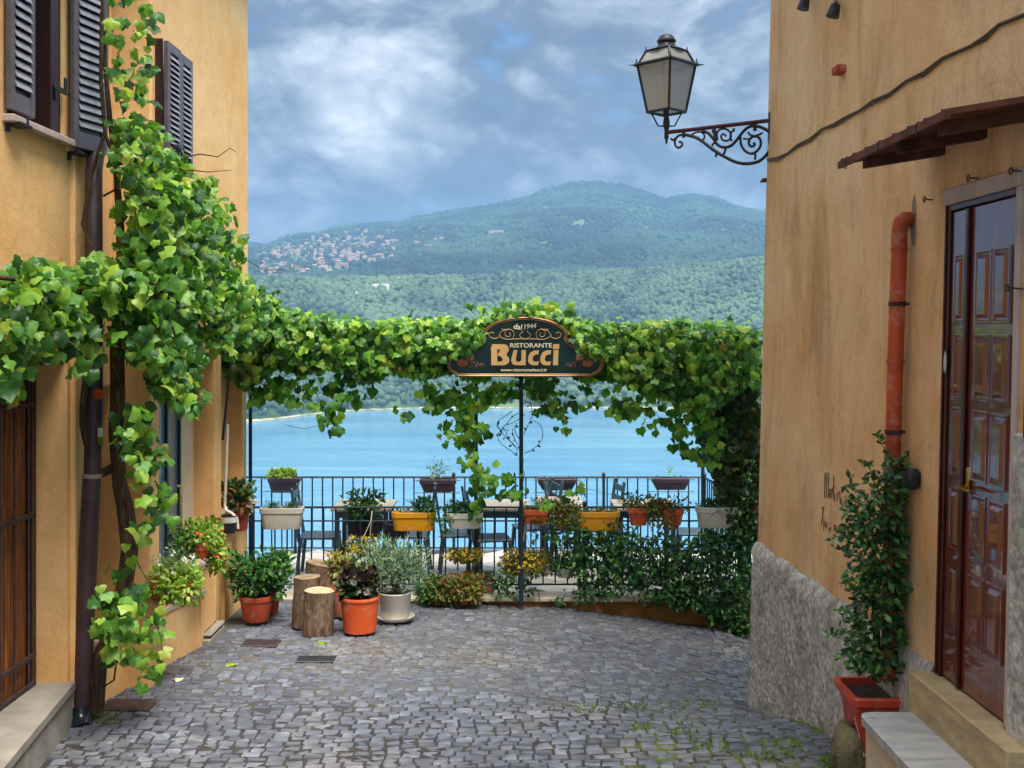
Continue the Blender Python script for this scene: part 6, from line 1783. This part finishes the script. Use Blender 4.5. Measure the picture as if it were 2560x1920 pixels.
for (u0, u1, v0, v1, lab, kind) in ((672, 750, 1193, 1230, 'dark planter with lime plant at the left of the lake railing', 'lime'), (1050, 1140, 1197, 1229, 'dark planter with tall weeds left of the vine post on the lake railing', 'tall'), (1345, 1440, 1196, 1224, 'dark planter under vine leaves in the middle of the lake railing', 'none'), (1630, 1722, 1194, 1223, 'dark planter with one sprout at the right of the lake railing', 'one')):
    t, c, w_ = planter(u0, u1, v0, v1, 13.08, 'maroon_plastic', lab, .8, .17, .03)
    if kind == 'lime': bush(t, (c.x - .03, c.y, c.z + .03), (.18, .07, .06), 240, .035, 'lime_leaf', up=.7, droop=0)
    if kind == 'tall': bush(t, (c.x + .02, c.y, c.z + .10), (.14, .07, .14), 130, .035, 'sage_leaf', up=.7); stems(t, c, (c.x + .02, c.y, c.z + .12), (.10, .05, .10), 7, .003)
    if kind == 'one': bush(t, (c.x, c.y, c.z + .06), (.06, .04, .06), 22, .035, 'lime_leaf', 'narrow', up=.7, droop=0)
    q = MB(); q.tube([(c.x - w_ * .62, 13.0, c.z - .01), (c.x + w_ * .62, 13.0, c.z - .01)], .005, 5); q.tube([(c.x - w_ * .62, 13.0, c.z - .155), (c.x + w_ * .62, 13.0, c.z - .155)], .005, 5); q.build('holder', M['rail_iron'], t)
# hanging baskets
def basket(u, v, D, r, label, mat, fol, fcol, cords, fsz=.018, nf=60, bushr=None, ctop=None, n_=520):
    c = P(u, v, D)
    t = thing('hanging_basket', tuple(c - Vector((0, 0, r))), label, 'flower basket', 'hanging baskets on the near railing')
    q = MB(); q.lathe([(r * .55, c.z - r * 1.1), (r * .6, c.z - r * 1.08), (r * .95, c.z - .01), (r, c.z), (r * .9, c.z)], (c.x, c.y, 0), 20, cap1=False); q.build('pot', M[mat], t, 40)
    br = bushr or (r * 2.0, r * 1.3, r * 1.0)
    bush(t, (c.x, c.y, c.z + .02), br, n_, .028, fol, 'oval', shell=.15, flowers=[(fcol, nf, fsz)])
    if cords:
        q = MB(); tp = P(ctop[0], ctop[1], D)
        for a_ in (0, 2.1, 4.2): q.tube([Vector((c.x + r * math.cos(a_), c.y + r * math.sin(a_), c.z)), tp], .0035, 5)
        q.tube([tp, tp + Vector((0, .06, .08))], .005, 5); q.build('cord', M['white_hose'], t)
basket(1158, 1394, 10.82, .055, 'small yellow pot with yellow blooms hung low on the railing', 'yellow_plastic', 'rust_leaf', 'yellow_flower', False, .024, 60, (.20, .10, .07), None, 380)
basket(1312, 1412, 10.80, .10, 'wide hanging basket covered in yellow blossoms', 'white_plastic', 'rust_leaf', 'yellow_flower', True, .022, 150, (.25, .15, .13), (1312, 1322), 1100)
basket(1408, 1418, 10.80, .09, 'hanging basket with grassy leaves and one pink bloom', 'white_plastic', 'potted_leaf', 'pink_flower', True, .03, 8, (.15, .12, .13), (1412, 1320), 620)
basket(905, 1372, 10.82, .07, 'hanging basket with ochre blooms behind the grey shrub', 'white_plastic', 'rust_leaf', 'yellow_flower', True, .022, 70, (.16, .11, .10), (928, 1300), 420)
# plants at the foot of the railing
def floor_plant(u, vtop, vbot, wpx, D, label, mats, potm='terracotta'):
    a, b = P(u, vtop, D), P(u, vbot, D); w2 = wpx / 2 * D / F; h = (a.z - b.z) / 2
    t = thing('kerb_plant', tuple(b), label, 'plant')
    q = MB(); q.lathe([(w2 * .36, b.z), (w2 * .42, b.z + h * .4), (w2 * .45, b.z + h * .4)], (b.x, b.y, 0), 18); q.build('pot', M[potm], t, 40)
    for k, mt in enumerate(mats): bush(t, (b.x + (k - (len(mats) - 1) / 2) * w2 * .5, b.y - .02, b.z + h * 1.05), (w2 * .95, .15, h * 1.05), 560, .032, mt, shell=.2)
    return t
floor_plant(1088, 1438, 1510, 90, 10.72, 'low green trailing plant spilling over the kerb beside the white pot', ['potted_leaf', 'redgreen_leaf'])
floor_plant(1160, 1440, 1510, 90, 10.72, 'reddish trailing plant spilling over the kerb right of the green one', ['redgreen_leaf', 'rust_leaf'])
t, c = round_pot(1171, 1429, 1450, 30, 10.95, 'tiny yellow pot on the terrace floor behind the reddish plant', 'yellow_plastic')
t, c = round_pot(1216, 1450, 1488, 44, 11.1, 'pinkish terracotta pot behind the railing right of the reddish plant', 'salmon')
bush(t, (c.x, c.y, c.z + .04), (.09, .09, .05), 90, .03, 'redgreen_leaf')
# jasmine hedge through the railing at the right
jh = thing('jasmine_hedge', P(1700, 1510, 10.75), 'dark glossy jasmine growing through the right half of the near railing', 'shrub')
JR = [(1390, 1340, 60, 22, 60), (1250, 1460, 30, 40, 70), (1290, 1470, 40, 30, 60), (1440, 1350, 40, 60, 150), (1480, 1400, 60, 70, 420), (1540, 1350, 60, 45, 260), (1550, 1430, 60, 55, 320), (1600, 1400, 60, 60, 300), (1500, 1480, 80, 20, 60), (1640, 1450, 60, 55, 320), (1700, 1430, 60, 60, 360), (1660, 1370, 50, 40, 120), (1760, 1400, 70, 70, 460), (1820, 1400, 60, 80, 480), (1700, 1490, 60, 30, 220), (1780, 1490, 70, 45, 380), (1840, 1500, 45, 60, 380), (1850, 1560, 32, 42, 240), (1800, 1540, 40, 25, 110), (1860, 1300, 30, 70, 260), (1870, 1220, 20, 50, 120), (1790, 1345, 40, 25, 100), (1480, 1490, 40, 12, 24), (1620, 1500, 40, 14, 24), (1420, 1500, 40, 10, 20), (1884, 1340, 12, 40, 90)]
pp = []
for (a_, b_, ru, rv, k_) in JR:
    k_ = int(k_ * 1.08); t_ = rng.uniform(0, 2 * np.pi, k_); r_ = np.sqrt(rng.uniform(0, 1, k_)) * rng.uniform(.8, 1.15, k_)
    D_ = 10.86 + rng.uniform(-.20, .10, k_); uu = a_ + ru * r_ * np.cos(t_); vv = b_ + rv * r_ * np.sin(t_)
    D_ = np.where(vv > 1500, np.minimum(D_, 10.74), D_)
    pp.append(np.stack([(uu - UC) * D_ / F, D_, CZ - (vv - VC) * D_ / F], 1))
pos = np.concatenate(pp); n = len(pos)
leaf_cloud('foliage', 'oval', pos, np.array([[0, -.4, -.1]]) + rnd(n, .6), np.array([[0, -.6, .8]]) + rnd(n, .45), rng.uniform(.045, .078, n), M['jasmine_leaf'], jh)
q = MB()
for k in range(16):
    a_ = random.uniform(1440, 1880); q.tube([P(a_, 1512, 10.88), P(a_ + random.uniform(-30, 30), 1420, 10.84), P(a_ + random.uniform(-60, 60), 1340, 10.84)], [.008, .006, .003], 5)
q.build('stem', M['stem'], jh, 60)
# plants on the left ledges
t = thing('ledge_plant', P(440, 1500, 8.05), 'lime green bush with white blossoms on the low wall', 'plant')
bx_ = P(440, 1490, 8.05)
loft_box(bx_.x - .03, bx_.y, bx_.z - .03, bx_.z + .12, .24, .28, .18, .2, 'terracotta', t)
bush(t, (bx_.x, bx_.y, bx_.z + .10), (.19, .26, .15), 900, .035, 'lime_leaf', shell=.2); bush(t, (bx_.x - .02, bx_.y, bx_.z + .24), (.16, .2, .11), 420, .03, 'sage_leaf', 'narrow', shell=.2, flowers=[('white_flower', 30, .018)])
t = thing('geranium', P(510, 1390, 8.7), 'flowering plant with orange blooms trailing from the stone ledge', 'plant')
bx_ = P(500, 1388, 8.7)
loft_box(bx_.x + .01, bx_.y, bx_.z, bx_.z + .12, .12, .15, .3, .34, 'orange_plastic', t)
bush(t, (bx_.x + .02, bx_.y, bx_.z + .16), (.15, .26, .12), 620, .034, 'lime_leaf', shell=.2, flowers=[('orange_flower', 14, .03)]); bush(t, (bx_.x + .11, bx_.y + .08, bx_.z - .02), (.07, .12, .14), 240, .032, 'lime_leaf', flowers=[('orange_flower', 14, .026)]); bush(t, (bx_.x - .08, bx_.y - .1, bx_.z + .12), (.12, .2, .12), 300, .04, 'potted_leaf')
t, c = round_pot(543, 1310, 1340, 30, 9.55, 'small black pot with white edging on the first pier ledge', 'black_plastic', cat='flowerpot')
q = MB(); q.lathe([(.055, c.z - .05), (.056, c.z - .01)], (c.x, c.y, 0), 20, cap0=False, cap1=False); q.build('lace_band', M['white_flower'], t, 40)
bush(t, (c.x - .02, c.y, c.z + .02), (.06, .06, .035), 70, .03, 'potted_leaf')
t, c = round_pot(573, 1288, 1332, 40, 9.85, 'larger black pot with white edging on the second ledge', 'black_plastic', cat='flowerpot')
q = MB(); q.lathe([(.0735, c.z - .06), (.0745, c.z - .01)], (c.x, c.y, 0), 20, cap0=False, cap1=False); q.build('lace_band', M['white_flower'], t, 40)
t, c = round_pot(602, 1262, 1325, 44, 10.15, 'terracotta pot with red tinged shrub on the ledge by the corner pier', 'terracotta_dark', cat='flowerpot')
bush(t, (c.x - .03, c.y, c.z + .08), (.14, .14, .15), 420, .05, 'croton_leaf', shell=.2)

# ------------------------------------------------------------------ terrace furniture
def chair(x, y, rz, label):
    t = thing('terrace_chair', (x, y, TZ), label, 'chair', 'terrace chairs')
    Tm = Matrix.Translation((x, y, TZ)) @ Matrix.Rotation(rz, 4, 'Z')
    def bxp(name, lo, hi, T2=None):
        q = MB(); q.bbox(lo, hi, .006, 0, Tm @ (T2 or Matrix())); q.build(name, M['chair'], t)
    bxp('seat', (-.21, -.21, .43), (.21, .21, .455))
    for sx in (-1, 1):
        for sy in (-1, 1):
            sh = Matrix(((1, 0, 0, 0), (0, 1, -.10 * sy, .045 * sy), (0, 0, 1, 0), (0, 0, 0, 1)))
            bxp('leg', (sx * .19 - .02, sy * .18 - .018, 0), (sx * .19 + .02, sy * .18 + .018, .43), sh)
    lean = Matrix(((1, 0, 0, 0), (0, 1, .14, -.06), (0, 0, 1, 0), (0, 0, 0, 1)))
    for sx in (-1, 1): bxp('back_post', (sx * .185 - .03, .19, .40), (sx * .185 + .03, .215, .98), lean)
    for zz in (.62, .74, .86): bxp('back_slat', (-.155, .193, zz), (.155, .21, zz + .07), lean)
def table(x, y, w_, d_, label):
    t = thing('terrace_table', (x, y, TZ), label, 'table', 'terrace tables')
    n_ = 6
    for k in range(n_):
        yy = y - d_ / 2 + d_ * k / n_; q = MB(); q.bbox((x - w_ / 2, yy + .004, TZ + .755), (x + w_ / 2, yy + d_ / n_ - .004, TZ + .785), .004); q.build('board', M['table'], t)
    for sy in (-1, 1):
        q = MB(); q.bbox((x - w_ / 2 + .05, y + sy * (d_ / 2 - .05) - .012, TZ + .68), (x + w_ / 2 - .05, y + sy * (d_ / 2 - .05) + .012, TZ + .752), .003); q.build('apron', M['chair'], t)
        for sx in (-1, 1):
            q = MB(); q.bbox((x + sx * (w_ / 2 - .06) - .025, y + sy * (d_ / 2 - .08) - .025, TZ), (x + sx * (w_ / 2 - .06) + .025, y + sy * (d_ / 2 - .08) + .025, TZ + .752), .004); q.build('leg', M['chair'], t)
def X(u, D): return (u - UC) * D / F
table(X(912, 12.0), 12.0, .64, .68, 'leftmost pale slatted table behind the railing')
table(X(1252, 12.0), 12.0, .62, .68, 'second pale slatted table from the left behind the railing')
table(X(1400, 12.2), 12.2, .50, .68, 'third pale slatted table from the left behind the railing')
table(X(1610, 12.0), 12.0, .68, .68, 'rightmost pale slatted table behind the railing')
for (u_, D_, rz, lab) in ((800, 12.0, R(92), 'leftmost grey chair facing right beside the leftmost table'), (1025, 12.05, R(-88), 'grey chair right of the leftmost table behind the yellow planter'), (1150, 12.1, R(95), 'grey chair left of the second table behind the cream planter'), (1225, 11.85, R(100), 'grey chair turned sideways in front of the second table'), (1335, 12.5, R(-75), 'grey chair between the second and third tables near the lake rail'), (1425, 12.5, R(84), 'left of two grey chairs behind the right yellow planter'), (1490, 12.45, R(-80), 'right of two grey chairs behind the right yellow planter'), (1740, 12.2, R(-95), 'rightmost grey chair behind the right cream planter')):
    chair(X(u_, D_), D_, rz, lab)

# ------------------------------------------------------------------ drains, weeds and litter on the street
def drain(u, v, w_, d_, label, mat, slots):
    D_ = 8.0
    for _ in range(20):
        x_ = X(u, D_); D_ = D_ * .5 + .5 * (CZ - gz(x_, D_)) * F / (v - VC)
    x_ = X(u, D_); z_ = gz(x_, D_) + .008
    t = thing('drain_cover', (x_, D_, z_), label, 'drain cover')
    q = MB(); q.bbox((x_ - w_ / 2, D_ - d_ / 2, z_ - .05), (x_ + w_ / 2, D_ + d_ / 2, z_ + .006), .006); q.build('plate', M[mat], t)
    for k in range(slots):
        xx = x_ - w_ * .42 + w_ * .84 * k / max(1, slots - 1); q = MB(); q.box((xx - .007, D_ - d_ * .38, z_ + .006), (xx + .007, D_ + d_ * .38, z_ + .008)); q.build('slot', M['black_plastic'], t)
drain(652, 1610, .30, .20, 'iron drain grating in the cobbles before the stumps', 'rusty_iron', 11)
drain(322, 1765, .34, .22, 'rusty plain cover by the foot of the vine wall', 'rusty_iron', 0)
drain(790, 1650, .30, .16, 'iron cover in the cobbles nearer than the stumps', 'iron', 0)
pp = []
for (u0, u1, v0, v1, k_) in ((1440, 1520, 1760, 1785, 40), (1540, 1620, 1760, 1775, 30), (1640, 1720, 1752, 1775, 36), (1740, 1800, 1748, 1770, 30), (1580, 1620, 1815, 1830, 24), (1680, 1750, 1820, 1845, 40), (1730, 1780, 1855, 1875, 24), (1800, 1820, 1855, 1880, 18), (1900, 2000, 1845, 1895, 50), (1380, 1440, 1755, 1770, 8), (1850, 1990, 1880, 1895, 30), (2060, 2090, 1895, 1918, 60), (235, 300, 1775, 1800, 40), (205, 240, 1782, 1800, 20), (480, 540, 1660, 1672, 6)):
    for _ in range(int(k_ * 3.0)):
        uu, vv = random.uniform(u0, u1), random.gauss((v0 + v1) / 2, (v1 - v0) / 2.4); D_ = 7.0
        for __ in range(14):
            D_ = D_ * .5 + .5 * (CZ - gz(X(uu, D_), D_)) * F / (vv - VC)
        pp.append((X(uu, D_), D_, gz(X(uu, D_), D_) - .006))
pos = np.array(pp); n = len(pos)
tag(leaf_cloud('weeds', 'narrow', pos, np.array([[0, 0, .8]]) + rnd(n, .55), rnd(n), rng.uniform(.02, .045, n), M['moss']), 'moss and small weeds growing between the cobbles', 'weeds', kind='stuff')
for (uu, vv, lab) in ((435, 1703, 'pale fallen leaf on the cobbles left of centre'), (805, 1606, 'yellow fallen leaf before the pale stump'), (566, 1664, 'fallen leaf on the cobbles near the slotted step')):
    D_ = 7.5
    for __ in range(14): D_ = D_ * .5 + .5 * (CZ - gz(X(uu, D_), D_)) * F / (vv - VC)
    v_, f_ = LEAF['heart'][2]; o = link('fallen_leaf', np_mesh('fallen_leaf', v_, f_, M['lime_leaf'] if vv != 1703 else M['cream_text'], True))
    o.location = (X(uu, D_), D_, gz(X(uu, D_), D_) + .016); o.scale = (.09, .09, .04); o.rotation_euler = (0, 0, random.uniform(0, 6)); tag(o, lab, 'leaf')

# ------------------------------------------------------------------ haze
hz = MB(); hz.box((-6300, -6300, LAKE_Z - 60), (6300, 6300, 690))
m = NT('haze')
m.t.nodes.remove(m.bs)
vol = m.n('ShaderNodeVolumePrincipled')
vol.inputs['Color'].default_value = (.34, .62, 1.0, 1)
vol.inputs['Density'].default_value = 1.45e-4
vol.inputs['Anisotropy'].default_value = .1
m.l(vol.outputs[0], m.out.inputs['Volume'])
o = hz.build('haze', m.mat); o['kind'] = 'stuff'; o.display_type = 'WIRE'
tag(o, 'pale blue haze filling the air over the lake', 'haze')
